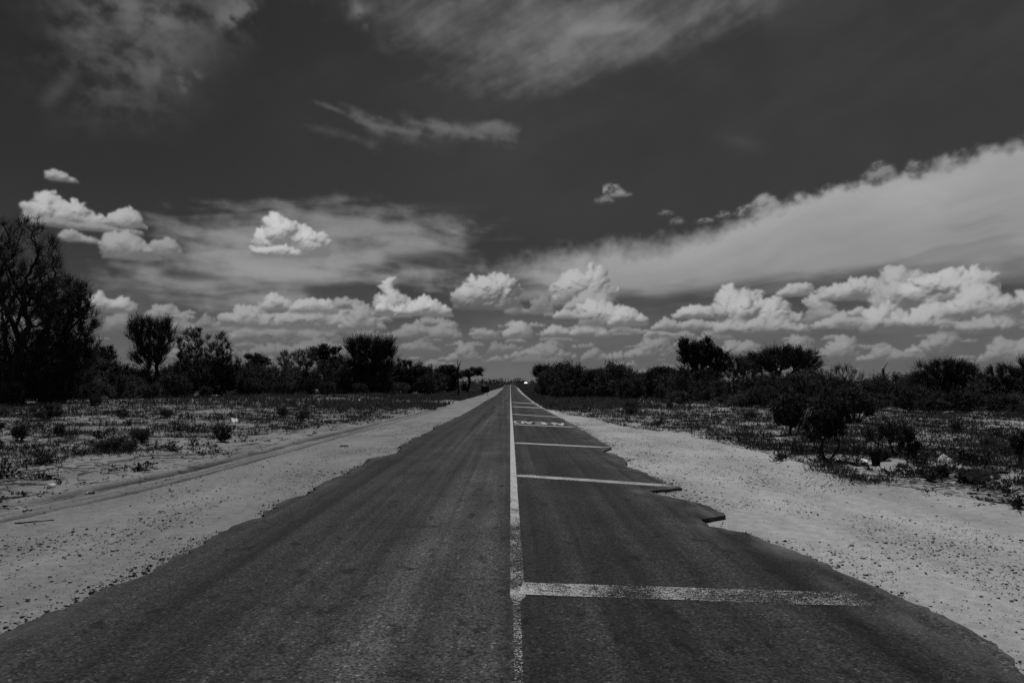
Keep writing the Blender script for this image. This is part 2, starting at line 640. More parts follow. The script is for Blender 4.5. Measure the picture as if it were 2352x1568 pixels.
def build_road():
    Lp = jag(LEDGE, .14, 3)
    Rp = jag(REDGE, .07, 8)
    ring = np.vstack([Lp, Rp[::-1]])
    bm = bmesh.new()
    top = [bm.verts.new((p[0], p[1], float(road_z(p[1])))) for p in ring]
    bot = [bm.verts.new((p[0], p[1], float(road_z(p[1])) - .16)) for p in ring]
    f = bm.faces.new(top)
    n = len(ring)
    for i in range(n):
        j = (i + 1) % n
        bm.faces.new((top[j], top[i], bot[i], bot[j]))
    bm.normal_update()
    if f.normal.z < 0:
        f.normal_flip()
    bmesh.ops.triangulate(bm, faces=[f])
    # cut into slices so that the top can follow the dip of the land and carry the edge dust
    for y in list(np.arange(3, 30, .5)) + list(np.geomspace(30, 415, 70)):
        g = [e for e in bm.edges if (e.verts[0].co.y - y) * (e.verts[1].co.y - y) < 0]
        gf = {ff for e in g for ff in e.link_faces}
        bmesh.ops.bisect_plane(bm, geom=list(gf) + g + list({v for e in g for v in e.verts}), plane_co=(0, y, 0), plane_no=(0, 1, 0), dist=1e-5)
    for x in (-2.9, -2.5, -2.0, -1.0, 0.0, 1.0, 1.7, 2.1, 2.5):
        g = [e for e in bm.edges if (e.verts[0].co.x - x) * (e.verts[1].co.x - x) < 0]
        gf = {ff for e in g for ff in e.link_faces}
        bmesh.ops.bisect_plane(bm, geom=list(gf) + g + list({v for e in g for v in e.verts}), plane_co=(x, 0, 0), plane_no=(1, 0, 0), dist=1e-5)
    for v in bm.verts:
        dz = v.co.z - 0
        if not any(abs(ff.normal.z) < .5 for ff in v.link_faces) or v.co.z > float(road_z(v.co.y)) - .05:
            v.co.z = float(road_z(v.co.y))
    # the road goes on beyond the rise
    ys = [420, 450, 500, 600, 800, 1200]
    prev = None
    for y in ys:
        z = float(road_z(y)) + .02 * (y > 420)
        cur = (bm.verts.new((-2.95, y, z)), bm.verts.new((2.75, y, z)))
        if prev:
            bm.faces.new((prev[0], prev[1], cur[1], cur[0]))
        prev = cur
    me = bpy.data.meshes.new("road")
    bm.to_mesh(me)
    bm.free()
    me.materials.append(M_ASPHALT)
    co = np.zeros(len(me.vertices) * 3, np.float32)
    me.vertices.foreach_get("co", co)
    co = co.reshape(-1, 3)
    dl = co[:, 0] - xy_at(LEDGE, co[:, 1])
    dr = xy_at(REDGE, co[:, 1]) - co[:, 0]
    e = np.maximum(.28 * sstep(.3, 0, dl), .8 * sstep(.6, 0.0, dr))
    a = me.attributes.new("edge", "FLOAT", "POINT")
    a.data.foreach_set("value", e.astype(np.float32))
    o = link("road", me)
    o["kind"] = "structure"


build_road()


def strip(name, ctr, wid, mat, wear=None, lift=.004, kind="structure", edge=.004, seed=1):
    """flat strip of paint along a ground line: ctr (n,2), wid (n,) or scalar"""
    ctr = np.asarray(ctr, float)
    s = np.concatenate([[0], np.cumsum(np.linalg.norm(np.diff(ctr, axis=0), axis=1))])
    t = np.gradient(ctr, axis=0)
    t = t / np.linalg.norm(t, axis=1, keepdims=True)
    nrm = np.stack([t[:, 1], -t[:, 0]], 1)
    wid = np.broadcast_to(np.asarray(wid, float), (len(ctr),))
    js = [0, .5, 1.0]
    rows = []
    for j in js:
        off = (j - .5) * wid + edge * (fbm(s * 9, s * 0 + j * 7 + seed, 3, seed) - .5) * 2
        p = ctr + nrm * off[:, None]
        rows.append(np.column_stack([p, road_z(p[:, 1]) + lift]))
    V = np.concatenate(rows)
    n = len(ctr)
    F = [np.stack([np.arange(n - 1) + k * n, np.arange(n - 1) + 1 + k * n, np.arange(n - 1) + 1 + (k + 1) * n, np.arange(n - 1) + (k + 1) * n], 1)[:, ::-1] for k in range(2)]
    me = mk_mesh(name, V, np.vstack(F), mat)
    w = np.tile(np.broadcast_to(np.asarray(0 if wear is None else wear, float), (n,)), 3)
    a = me.attributes.new("wear", "FLOAT", "POINT")
    a.data.foreach_set("value", w.astype(np.float32))
    if me.polygons[0].normal.z < 0:
        me.flip_normals()
    o = link(name, me)
    o["kind"] = kind
    return o


def resamp(P, step):
    P = np.asarray(P, float)
    s = np.concatenate([[0], np.cumsum(np.linalg.norm(np.diff(P, axis=0), axis=1))])
    q = np.linspace(0, s[-1], max(3, int(s[-1] / step)))
    return np.column_stack([np.interp(q, s, P[:, 0]), np.interp(q, s, P[:, 1])])


# centre line: nearly whole in the distance, flaked close to the camera
yy = np.concatenate([np.arange(2, 30, .05), np.geomspace(30, 410, 300)])
near = np.interp(yy, [2, 4.6, 4.8, 5.2, 5.6, 5.75, 6.0, 7.4, 8.3, 8.7, 12, 16, 60, 150, 410], [.28, .27, .17, .31, .29, .08, .26, .27, .27, .09, -.02, -.12, -.5, -.3, -.2])
wid = np.interp(yy, [2, 5.5, 5.7, 9, 410], [.05, .055, .125, .115, .125])
cx = np.interp(yy, [2, 5.5, 5.7, 9, 410], [.052, .05, .062, .06, .06])
strip("centre_line", np.column_stack([cx, yy]), wid, M_PAINT, near, seed=2)

# bars across the right lane
BARS = [((1196, 1352), (1985, 1378), .34, (.02, .17, .22, .29, .22, .22, .28, .24, .33)), ((1186, 1092), (1555, 1117), .30, (.08, .05, .10, .07, .13, .22)), ((1182, 1017), (1396, 1028), .34, (-.02, .02, -.02, .06, .12)),
        ((1178, 974.5), (1318, 981), .34, (-.45, -.4, -.4)), ((1178, 951), (1285, 958), .36, (-.2, -.3, -.1)), ((1177, 933.4), (1246, 937), .8, (-.25, -.28, -.05)), ((1177, 924), (1230, 927), .8, (-.02, -.2, -.05))]
for k, (a, b, w, wear) in enumerate(BARS):
    P = resamp([G(*a)[:2], G(*b)[:2]], .05)
    strip("cross_bar", P, w, M_PAINT, np.interp(np.linspace(0, 1, len(P)), np.linspace(0, 1, len(wear)), wear), seed=10 + k, lift=.008, edge=.012)

# lettering painted for the drivers who come towards us
LET = {
    "A": [[(0, 0), (.5, 1)], [(.5, 1), (1, 0)], [(.2, .36), (.8, .36)]],
    "H": [[(0, 0), (0, 1)], [(1, 0), (1, 1)], [(0, .5), (1, .5)]],
    "E": [[(0, 0), (0, 1)], [(0, 0), (1, 0)], [(0, .5), (.85, .5)], [(0, 1), (1, 1)]],
    "D": [[(0, 0), (0, 1)], [(0, 1), (.65, 1), (1, .75), (1, .25), (.65, 0), (0, 0)]],
}


def road_word(word, p0, p1, height):
    """reads upright for somebody who looks towards -Y; p0 is the viewer's right end of it, p1 the left end"""
    p0, p1 = np.asarray(p0, float), np.asarray(p1, float)
    ax = p1 - p0
    n = len(word)
    mb = MB()
    for i, ch in enumerate(reversed(word)):
        # seen from our side the last letter stands at p0
        for pl in LET[ch]:
            for a, b in zip(pl[:-1], pl[1:]):
                q = []
                for (u, v) in (a, b):
                    uu = 1 - u
                    base = p0 + ax * ((i + .08 + uu * .80) / n)
                    q.append(np.array([base[0], base[1] + (1 - v) * height]))
                d = q[1] - q[0]
                L = np.linalg.norm(d)
                d = d / L
                hw = .055 + .085 * abs(d[0])       # strokes across the lane are painted thicker
                nn = np.array([d[1], -d[0]]) * hw
                e = d * .03
                c = [q[0] - e + nn, q[0] - e - nn, q[1] + e - nn, q[1] + e + nn]
                lift = .006 + .0006 * (mb.n / 4 % 9)
                mb.add([(p[0], p[1], float(road_z(p[1])) + lift) for p in c], [[0, 1, 2, 3]])
    me = mb.mesh("road_lettering", M_PAINT)
    a = me.attributes.new("wear", "FLOAT", "POINT")
    a.data.foreach_set("value", np.full(len(me.vertices), -.42, np.float32))
    o = link("road_lettering", me)
    o["kind"] = "structure"


pa, pb = G(1181, 971.3)[:2], G(1305, 977.5)[:2]
road_word("AHEAD", pa, pb, 2.3)

# tar crack and fine cracks in the road
def crack(pts, w, seed, wob=.03):
    P = resamp([G(*p)[:2] for p in pts], .04)
    s = np.arange(len(P)) * .04
    P[:, 0] += wob * (fbm(s * 2.2, s * 0 + seed, 4, seed) - .5) * 2
    P[:, 1] += wob * (fbm(s * 2.0, s * 0 + seed + 9, 4, seed + 1) - .5) * 2
    W = w * (.25 + 1.2 * np.clip(fbm(s * 1.2, s * 0 + seed * 3, 3, seed + 2) * 1.6 - .4, .1, 1))
    strip("road_crack", P, W, M_TAR, lift=.002, edge=.003, seed=seed)


crack([(1560, 1370), (1680, 1400), (1740, 1470), (1790, 1530), (1830, 1568)], .05, 61)
crack([(1850, 1405), (1960, 1470), (2060, 1530)], .014, 62)
crack([(1030, 1330), (1090, 1328), (1170, 1332)], .010, 63)
crack([(1040, 1335), (1050, 1290), (1095, 1240)], .009, 64)
crack([(1150, 1180), (1158, 1210), (1176, 1218)], .011, 65)
crack([(1035, 1568), (1045, 1490), (1040, 1450)], .009, 66)
crack([(1290, 1110), (1315, 1180), (1340, 1260), (1350, 1330)], .016, 67)
crack([(1240, 1010), (1262, 1050), (1290, 1110)], .016, 68)
crack([(1300, 1100), (1345, 1180), (1385, 1270)], .010, 69)
crack([(1385, 1270), (1440, 1268), (1500, 1282)], .010, 70)
crack([(1590, 1306), (1625, 1300), (1650, 1312)], .012, 71)
crack([(1475, 1200), (1530, 1196), (1602, 1200)], .012, 72)
crack([(900, 1290), (960, 1288), (1010, 1300)], .009, 73)
crack([(640, 1400), (720, 1392), (790, 1398)], .008, 74)
crack([(1085, 1140), (1100, 1190), (1095, 1240)], .010, 75)
crack([(380, 1470), (520, 1420), (700, 1330), (840, 1250)], .008, 76)

# ---------------------------------------------------------------- plants
def sample_env(env, n, r, surf=.5, clump=16):
    env = np.asarray(env, float)
    vol = env[:, 3] * env[:, 4] * env[:, 5]
    k = r.choice(len(env), n, p=vol ** .75 / (vol ** .75).sum())
    d = norm(r.normal(size=(n, 3)))
    rad = r.random(n) ** (surf / 1.0 * .6)
    p = env[k, :3] + d * rad[:, None] * env[k, 3:6]
    # gather the points into boughs so that the crown has clumps, hollows and an uneven outline
    m = max(6, int(n / clump))
    kc = r.choice(len(env), m, p=vol ** .75 / (vol ** .75).sum())
    dc = norm(r.normal(size=(m, 3)))
    rc = r.random(m) ** .38 * r.uniform(.78, 1.12, m)
    C = env[kc, :3] + dc * rc[:, None] * env[kc, 3:6]
    D2 = ((p[:, None] - C[None]) ** 2).sum(-1)
    j = np.argmin(D2 * r.uniform(.6, 1.6, (1, m)), axis=1)
    f = r.uniform(.25, .85, (n, 1))
    p = p + (C[j] - p) * f
    return p, k


def grow(env, n, seed, fork=.3, stems=1, spread=.25, seg=.9, alpha=.35, surf=.5, zmin=.15, tip=.012, power=.46, clump=16):
    r = np.random.default_rng(seed)
    env = np.asarray(env, float)
    pts, _ = sample_env(env, n, r, surf, clump)
    pts = pts[pts[:, 2] > zmin]
    H = (env[:, 2] + env[:, 5]).max()
    cxy = np.average(env[:, :2], axis=0, weights=env[:, 3])
    N = len(pts) * 3 + 200
    P = np.zeros((N, 3))
    PL = np.zeros(N)
    PA = np.full(N, -1)
    m = 0
    zf = fork * H
    for s in range(stems):
        a = 2 * math.pi * s / max(stems, 1) + r.random()
        rad = (.004 if stems < 3 else .014) * H
        base = np.array([math.cos(a) * rad * (stems > 1), math.sin(a) * rad * (stems > 1), -.05])
        end = np.array([cxy[0] * .7 + math.cos(a) * spread * H * .5 * (stems > 1), cxy[1] * .7 + math.sin(a) * spread * H * .5 * (stems > 1), zf])
        steps = max(3, int(zf / .5))
        par = -1
        for i in range(steps + 1):
            t = i / steps
            q = base + (end - base) * t + (r.normal(size=3) * np.array([1, 1, 0]) * .02 * H * min(1, 3 * t * (1 - t) + .1) if 0 < i else 0)
            P[m], PA[m] = q, par
            PL[m] = 0 if par < 0 else PL[par] + np.linalg.norm(q - P[par])
            par = m
            m += 1
    o = np.argsort(np.linalg.norm((pts - np.array([cxy[0] * .7, cxy[1] * .7, zf])) * np.array([1, 1, .8]), axis=1))
    for p in pts[o]:
        d = np.linalg.norm(P[:m] - p, axis=1)
        cost = d + alpha * PL[:m] + np.where(P[:m, 2] > p[2] + .25 * H, .6 * H, 0)
        j = int(np.argmin(cost))
        dist = d[j]
        k = int(min(4, dist // seg))
        par = j
        for i in range(1, k + 1):
            t = i / (k + 1)
            q = P[j] + (p - P[j]) * t + r.normal(size=3) * .07 * dist + np.array([0, 0, .10 * dist * math.sin(math.pi * t)])
            P[m], PA[m], PL[m] = q, par, PL[par] + np.linalg.norm(q - P[par])
            par = m
            m += 1
        P[m], PA[m], PL[m] = p, par, PL[par] + np.linalg.norm(p - P[par])
        m += 1
        if m > N - 8:
            break
    P, PA = P[:m], PA[:m]
    cnt = np.zeros(m)
    kids = np.zeros(m)
    for i in range(m - 1, -1, -1):
        if kids[i] == 0:
            cnt[i] += 1
        if PA[i] >= 0:
            cnt[PA[i]] += cnt[i]
            kids[PA[i]] += 1
    rad = tip * cnt ** power
    return P, PA, rad, kids, cxy, H


def plant_mesh(env, n, seed, fork=.3, stems=1, tw=5, tl=.5, ln=5, ls=.09, lw=None, mat_leaf=None, mat_wood=None, up=.3, out=.6, rnd=.6, tip=.012, surf=.5, seg=.9, spread=.25, twr=.006, alpha=.35, zmin=.15, flat=1.0, clump=14, power=.46):
    """returns (wood mesh, crown mesh)"""
    P, PA, rad, kids, cxy, H = grow(env, n, seed, fork, stems, spread, seg, alpha, surf, zmin, tip, power, clump)
    r = np.random.default_rng(seed + 1)
    i = np.where(PA >= 0)[0]
    wood = MB()
    big = rad[PA[i]] > tip * 3
    for sel, sd in ((big, 6), (~big, 3)):
        q = i[sel]
        if len(q):
            wood.add(*sticks(P[PA[q]], P[q], np.minimum(rad[PA[q]], rad[q] * 1.5), rad[q], sd))
    wm = wood.mesh("trunk", mat_wood or M_BARK, True)
    node = np.where((kids <= 1) & (PA >= 0) & (P[:, 2] > zmin + .05 * H))[0]
    e = np.asarray(env, float)
    node = np.repeat(node, tw)
    p0 = P[node] + (P[PA[node]] - P[node]) * r.random((len(node), 1)) * .8
    dpar = norm(P[node] - P[PA[node]])
    ctr = np.array([cxy[0], cxy[1], fork * H])
    d = norm(dpar * .5 + norm(p0 - ctr) * out + np.array([0, 0, up]) + r.normal(size=(len(node), 3)) * rnd)
    d[:, 2] *= flat
    d = norm(d)
    L = tl * (.35 + .75 * r.random(len(node)) + .7 * r.random(len(node)) ** 6)
    p1 = p0 + d * L[:, None]
    crown = MB()
    mid = (p0 + p1) / 2 + r.normal(size=p0.shape) * L[:, None] * .06
    crown.add(*sticks(p0, mid, twr, twr * .8, 3))
    crown.add(*sticks(mid, p1, twr * .8, twr * .4, 3))
    if ln:
        k = np.repeat(np.arange(len(node)), ln)
        t = r.random(len(k)) ** .8
        lp = p0[k] + (p1 - p0)[k] * t[:, None]
        ld = norm(d[k] * .6 + r.normal(size=(len(k), 3)) * .8)
        s = ls * (.6 + .8 * r.random(len(k)))
        crown.add(*leaves(lp, ld, s, s * (lw or .5), r))
    cm = crown.mesh("crown", mat_leaf or M_LEAF)
    return wm, cm


def place_tree(name, label, cat, base_px, ell_px, n, seed, Y=None, depth=.85, group=None, wood="trunk", crown="crown", **kw):
    """ell_px: crown ellipses measured in the photograph (cx, cy, rx, ry) -> metres at the tree's own distance"""
    if Y is None:
        b = G(*base_px)
    else:
        b = at(base_px[0], 876, Y)
    b[2] = float(gz(b[0], b[1]))
    s = b[1] / FPX
    r = np.random.default_rng(seed + 99)
    env = []
    for (ex, ey, rx, ry) in ell_px:
        c = at(ex, ey, b[1]) - b
        env.append((c[0], (r.random() - .5) * rx * s * .5 if len(ell_px) > 1 else 0, c[2], rx * s, rx * s * depth, ry * s))
    wm, cm = plant_mesh(env, n, seed, **kw)
    t = thing(name, label, cat, b, 0, group)
    w = link(wood, wm, t)
    c = link(crown, cm, t)
    return t


LAND = []


def T(x, *a, **k):
    o = place_tree(*a, **k)
    LAND.append((x, o))
    return o


# --- left side, from the frame edge to the road
T(40, "thorn_tree", "tallest tree, dark and fine-branched, standing at the left end of the thicket", "tree", (30, 926), [(40, 600, 95, 110), (-70, 640, 90, 120), (30, 730, 130, 90), (-60, 800, 110, 80), (90, 680, 70, 90), (60, 830, 110, 70)],
  3000, 101, fork=.22, stems=3, clump=5, tw=10, tl=.9, ln=2, ls=.075, twr=.011, tip=.022, rnd=.8, seg=1.2, mat_leaf=M_LEAF, out=.7, surf=.45)
T(150, "thorn_tree", "broad dark thorn tree leaning out right of the tallest tree", "tree", (140, 924), [(130, 700, 60, 70), (165, 760, 62, 80), (185, 690, 28, 45), (130, 840, 85, 70)],
  2200, 102, fork=.15, stems=4, clump=5, tw=9, tl=.8, ln=2, ls=.08, twr=.013, tip=.018, rnd=.8, seg=1.0, out=.7)
T(232, "umbrella_tree", "small umbrella-topped tree in the gap right of the broad thorn tree", "tree", (228, 905), [(232, 810, 34, 17), (214, 830, 26, 14), (250, 826, 18, 10)],
  420, 103, Y=100, fork=.6, tw=6, tl=.55, ln=5, ls=.16, twr=.014, tip=.02, up=.5)
T(345, "round_tree", "round-crowned upright tree on a splayed bundle of bare stems", "tree", (362, 912), [(345, 782, 52, 52), (322, 760, 30, 34), (372, 765, 30, 36), (345, 822, 40, 30)],
  1250, 104, clump=7, fork=.26, stems=6, spread=.22, tw=5, tl=1.15, ln=5, ls=.12, twr=.012, tip=.017, up=.75, out=.75, rnd=.45, seg=1.1)
T(470, "feathery_tree", "soft feathery twin-topped tree right of the round-crowned tree", "tree", (470, 908), [(440, 800, 36, 50), (500, 815, 34, 50), (470, 850, 60, 40), (425, 840, 26, 30), (520, 850, 22, 34)],
  1400, 105, clump=5, fork=.15, stems=4, tw=6, tl=.7, ln=7, ls=.13, twr=.010, tip=.014, up=.6, rnd=.6, mat_leaf=M_LEAF3)
T(590, "umbrella_tree", "small flat layered umbrella tree alone above the low thicket", "tree", (592, 894), [(584, 819, 24, 6), (594, 828, 26, 5), (600, 836, 22, 5), (598, 846, 14, 6)],
  380, 106, Y=150, fork=.55, tw=6, tl=.8, ln=6, ls=.24, twr=.02, tip=.03, up=.15, flat=.35, out=1.0, seg=1.6)
T(685, "pale_shrub_tree", "loose grey-leaved small tree with open twiggy top", "tree", (690, 905), [(680, 850, 40, 44), (655, 825, 18, 20), (705, 825, 24, 30), (690, 880, 50, 26)],
  1000, 107, clump=6, fork=.15, stems=4, tw=5, tl=.75, ln=6, ls=.15, twr=.012, tip=.016, up=.6, mat_leaf=M_LEAF2)
T(752, "umbrella_tree", "dark flat-topped acacia behind the loose grey-leaved tree", "tree", (750, 898), [(748, 804, 34, 12), (735, 822, 28, 14), (765, 825, 20, 20), (752, 845, 26, 18)],
  700, 108, Y=118, fork=.45, tw=6, tl=.8, ln=5, ls=.18, twr=.016, tip=.022, up=.35, flat=.6, out=.9)
T(850, "spiky_tree", "dense black spiky-topped tree, the tallest one left of the road end", "tree", (850, 900), [(850, 812, 50, 26), (822, 804, 28, 22), (882, 808, 28, 22), (850, 842, 54, 20), (846, 864, 44, 18)],
  1300, 109, clump=11, Y=112, fork=.25, stems=3, tw=6, tl=2.0, ln=4, ls=.15, twr=.020, tip=.022, up=.7, out=1.0, rnd=.35)
T(937, "dome_tree", "low dome-shaped dark tree right of the spiky-topped tree", "tree", (940, 898), [(930, 856, 44, 30), (965, 866, 30, 22), (910, 866, 30, 22)],
  1000, 110, Y=125, fork=.25, stems=3, tw=6, tl=.6, ln=6, ls=.18, twr=.014, tip=.02, up=.5)
T(1030, "umbrella_tree", "dark umbrella tree left of the thin dead snag near the road end", "tree", (1030, 893), [(1030, 848, 26, 9), (1014, 855, 16, 9), (1040, 862, 22, 12)],
  520, 111, Y=165, fork=.5, tw=6, tl=.8, ln=5, ls=.22, twr=.02, tip=.025, flat=.6, up=.3)
T(1085, "umbrella_tree", "open wind-swept tree last in the left row before the road end", "tree", (1072, 893), [(1095, 849, 16, 9), (1080, 857, 24, 11), (1098, 859, 12, 9), (1062, 862, 18, 10)],
  420, 112, Y=168, fork=.4, tw=5, tl=.8, ln=4, ls=.22, twr=.022, tip=.028, flat=.6, up=.3)
# --- right side
T(1243, "umbrella_tree", "first tree right of the road end, layered open crown", "tree", (1246, 895), [(1246, 850, 21, 9), (1236, 860, 13, 8), (1256, 864, 18, 12)],
  480, 113, Y=135, fork=.4, tw=6, tl=.75, ln=5, ls=.22, twr=.02, tip=.028, flat=.6, up=.3)
T(1400, "dome_tree", "broad low dome tree in the middle of the right-hand thicket", "tree", (1400, 905), [(1395, 868, 52, 22), (1420, 862, 40, 18), (1375, 868, 34, 18)],
  900, 114, Y=100, fork=.25, stems=3, tw=6, tl=.7, ln=5, ls=.15, twr=.015, tip=.018, up=.8)
T(1515, "dome_tree", "rounded dark tree just left of the leafy tree", "tree", (1515, 912), [(1512, 872, 46, 26), (1535, 866, 26, 20)],
  900, 115, Y=85, fork=.2, stems=3, tw=6, tl=.6, ln=6, ls=.13, twr=.012, tip=.016, up=.6)
T(1610, "leafy_tree", "tall ragged leafy tree with upright leaf sprays on the right", "tree", (1612, 905), [(1600, 822, 44, 32), (1578, 806, 22, 24), (1625, 804, 26, 22), (1650, 830, 28, 30), (1610, 865, 50, 34)],
  900, 116, clump=9, Y=76, fork=.22, stems=3, tw=5, tl=.75, ln=8, ls=.20, lw=.42, twr=.012, tip=.017, up=.9, rnd=.5, mat_leaf=M_LEAF)
T(1690, "pale_shrub_tree", "thin twiggy small tree between the leafy tree and the flat-topped acacia", "tree", (1700, 908), [(1690, 850, 30, 28), (1715, 850, 30, 22), (1680, 830, 12, 18)],
  520, 117, Y=78, fork=.2, stems=4, tw=4, tl=.7, ln=5, ls=.11, twr=.010, tip=.013, up=.7, mat_leaf=M_LEAF3)
T(1800, "acacia_tree", "wide flat-topped acacia with combed layered twigs at its right end", "tree", (1790, 910), [(1790, 832, 82, 20), (1815, 815, 58, 13), (1845, 840, 40, 24), (1750, 838, 46, 22)],
  1400, 118, clump=8, Y=80, fork=.4, stems=2, tw=6, tl=1.0, ln=5, ls=.13, twr=.013, tip=.019, up=.55, out=.8, rnd=.4, flat=.75)
T(1935, "bare_shrub", "bare fan-shaped shrub of pale twigs between the acacia and the dead trunk", "shrub", (1938, 905), [(1935, 862, 42, 26), (1930, 850, 24, 16), (1960, 868, 26, 18)],
  330, 119, Y=72, fork=.12, stems=6, spread=.5, tw=3, tl=.7, ln=0, twr=.009, tip=.011, up=.9, out=.9, rnd=.3, wood="stems", crown="twigs", mat_leaf=M_BARK)
T(2170, "thorn_tree", "spreading dark thorn tree right of the dead trunk", "tree", (2165, 930), [(2150, 862, 52, 26), (2185, 850, 50, 20), (2215, 862, 36, 28), (2165, 890, 70, 26)],
  1500, 120, Y=52, fork=.2, stems=3, tw=6, tl=.6, ln=4, ls=.07, twr=.008, tip=.012, up=.5, out=.9, rnd=.5)
T(2225, "bare_shrub", "bare-twigged shrub showing light gaps beside the spreading thorn tree", "shrub", (2240, 932), [(2225, 860, 44, 26), (2260, 875, 40, 24)],
  360, 121, Y=50, fork=.15, stems=5, spread=.4, tw=4, tl=.5, ln=1, ls=.05, twr=.007, tip=.009, up=.8, out=.9, rnd=.35, wood="stems", crown="twigs", mat_leaf=M_BARK)
T(2320, "thorn_tree", "dense black thorn tree at the right edge of the thicket", "tree", (2330, 938), [(2315, 862, 50, 32), (2370, 860, 50, 36), (2330, 900, 70, 34), (2400, 890, 60, 40)],
  1700, 122, Y=48, fork=.2, stems=3, tw=6, tl=.5, ln=5, ls=.06, twr=.008, tip=.012, up=.6, out=.8, rnd=.5)


# --- dead trees: bare trunks drawn limb by limb
def dead_tree(label, Y, limbs, bx):
    b = at(bx, 876, Y)
    b[2] = float(gz(b[0], b[1]))
    t = thing("dead_tree", label, "dead tree", b)
    r = np.random.default_rng(int(bx))
    for li, (nm, pts, r0, r1) in enumerate(limbs):
        mb = MB()
        Q = np.array([at(x, y, Y + dy) - b for (x, y, dy) in pts])
        if li == 0:
            Q[0, 2] = -.1
        # subdivide with a little crookedness
        S = [Q[0]]
        for a, c in zip(Q[:-1], Q[1:]):
            for k in (1 / 3, 2 / 3, 1):
                S.append(a + (c - a) * k + (r.normal(size=3) * .03 * np.linalg.norm(c - a) if k < 1 else 0))
        S = np.array(S)
        R = np.linspace(r0, r1, len(S))
        mb.add(*sticks(S[:-1], S[1:], R[:-1], R[1:], 7))
        link(nm, mb.mesh(nm, M_BARK, True), t)
    return t


LAND.append((2030, dead_tree("dead bare trunk with three forked limbs against the sky", 60, [
    ("trunk", [(2035, 916, 0), (2033, 880, 0), (2029.5, 860, 0), (2028.5, 846, .1)], .22, .09),
    ("limb", [(2029, 850, 0), (2033, 840, .2), (2040, 832, .3)], .06, .015),
    ("limb", [(2032, 878, 0), (2019, 868, -.2), (2007, 858, -.3)], .08, .015),
    ("limb", [(2032, 872, 0), (2036, 862, .3), (2044, 853, .4)], .08, .02),
    ("limb", [(2037, 861, .3), (2041, 862, .5), (2046, 864, .7)], .03, .012)], 2035)))
LAND.append((1052, dead_tree("thin dead snag with two prongs among the trees left of the road end", 132, [
    ("trunk", [(1050, 893, 0), (1051, 862, 0), (1052, 845, 0), (1050.5, 826, 0)], .22, .05),
    ("limb", [(1052, 850, 0), (1056, 836, .3), (1058, 829, .3)], .13, .05),
    ("limb", [(1051, 858, 0), (1046, 847, -.3)], .10, .04)], 1050)))

# --- thicket shrubs
PROTO = []
for k, (wx, h, st, mat) in enumerate([(1.35, 2.2, 5, M_LEAF3), (1.7, 2.6, 6, M_LEAF3), (1.1, 2.4, 4, M_LEAF), (1.9, 2.2, 6, M_LEAF2), (1.4, 3.0, 5, M_LEAF), (1.2, 1.7, 6, M_LEAF2)]):
    env = [(0, 0, h * .55, wx, wx, h * .45), (wx * .4, -.2, h * .62, wx * .6, wx * .6, h * .36), (-wx * .45, .2, h * .5, wx * .6, wx * .6, h * .4), (0, 0, h * .25, wx * .9, wx * .9, h * .25)]
    wm, cm = plant_mesh(env, 380, 300 + k, fork=.12, stems=st, spread=.35, tw=5, tl=.55, ln=6, ls=.11, twr=.009, tip=.012, up=.5, rnd=.6, seg=.6, mat_leaf=mat, zmin=.05)
    wm.name = "stems"
    cm.name = "foliage"
    PROTO.append((wm, cm, h))

SHRUBS = []
rs = np.random.default_rng(77)


def shrub_at(x, Y, top_px, k):
    """a thicket shrub whose top reaches picture row top_px"""
    p = at(x, 876, Y)
    p[2] = float(gz(p[0], p[1]))
    top = at(x, top_px, Y)[2]
    wm, cm, h = PROTO[k]
    s = float(np.clip((top - p[2]) / (h * 1.02), .35, 3.2))
    t = link("thicket_shrub", None)
    t.empty_display_size = .2
    t.location = p
    t.rotation_euler = (0, 0, rs.random() * 6.28)
    w = float(np.clip(s, .8, 1.9))
    t.scale = (w, w, s)
    link("stems", wm, t)
    link("foliage", cm, t)
    SHRUBS.append((x, t))


# rows of the left thicket: (x0, x1, step, base distance left/right, top row left/right)
ROWS = [(-60, 230, 40, 70, 80, 790, 815), (-60, 300, 46, 66, 84, 835, 850), (20, 330, 60, 58, 76, 880, 885), (250, 640, 32, 92, 104, 843, 846), (270, 640, 52, 80, 92, 880, 884), (540, 830, 30, 108, 116, 842, 844), (560, 830, 44, 94, 104, 872, 876),
        (780, 1000, 26, 118, 135, 842, 850), (800, 985, 36, 106, 125, 872, 877), (985, 1066, 17, 150, 172, 856, 860),
        (1252, 1320, 18, 132, 112, 850, 848), (1290, 1560, 26, 110, 82, 846, 848), (1290, 1560, 40, 98, 72, 872, 874), (1540, 1760, 34, 76, 64, 856, 862), (1560, 1760, 48, 62, 56, 890, 894), (1720, 2010, 34, 66, 58, 862, 868), (1730, 2010, 72, 54, 50, 896, 904),
        (1990, 2110, 34, 60, 56, 880, 884), (2080, 2420, 40, 52, 48, 870, 870), (2090, 2420, 56, 46, 43, 905, 910)]
for (x0, x1, st, d0, d1, t0, t1) in ROWS:
    n = int((x1 - x0) / st)
    for i in range(n + 1):
        f = i / max(n, 1)
        x = x0 + (x1 - x0) * f + rs.normal() * st * .22
        shrub_at(x, (d0 + (d1 - d0) * f) * (1 + rs.normal() * .03), t0 + (t1 - t0) * f + rs.normal() * 12 + 1, int(rs.integers(0, len(PROTO))))

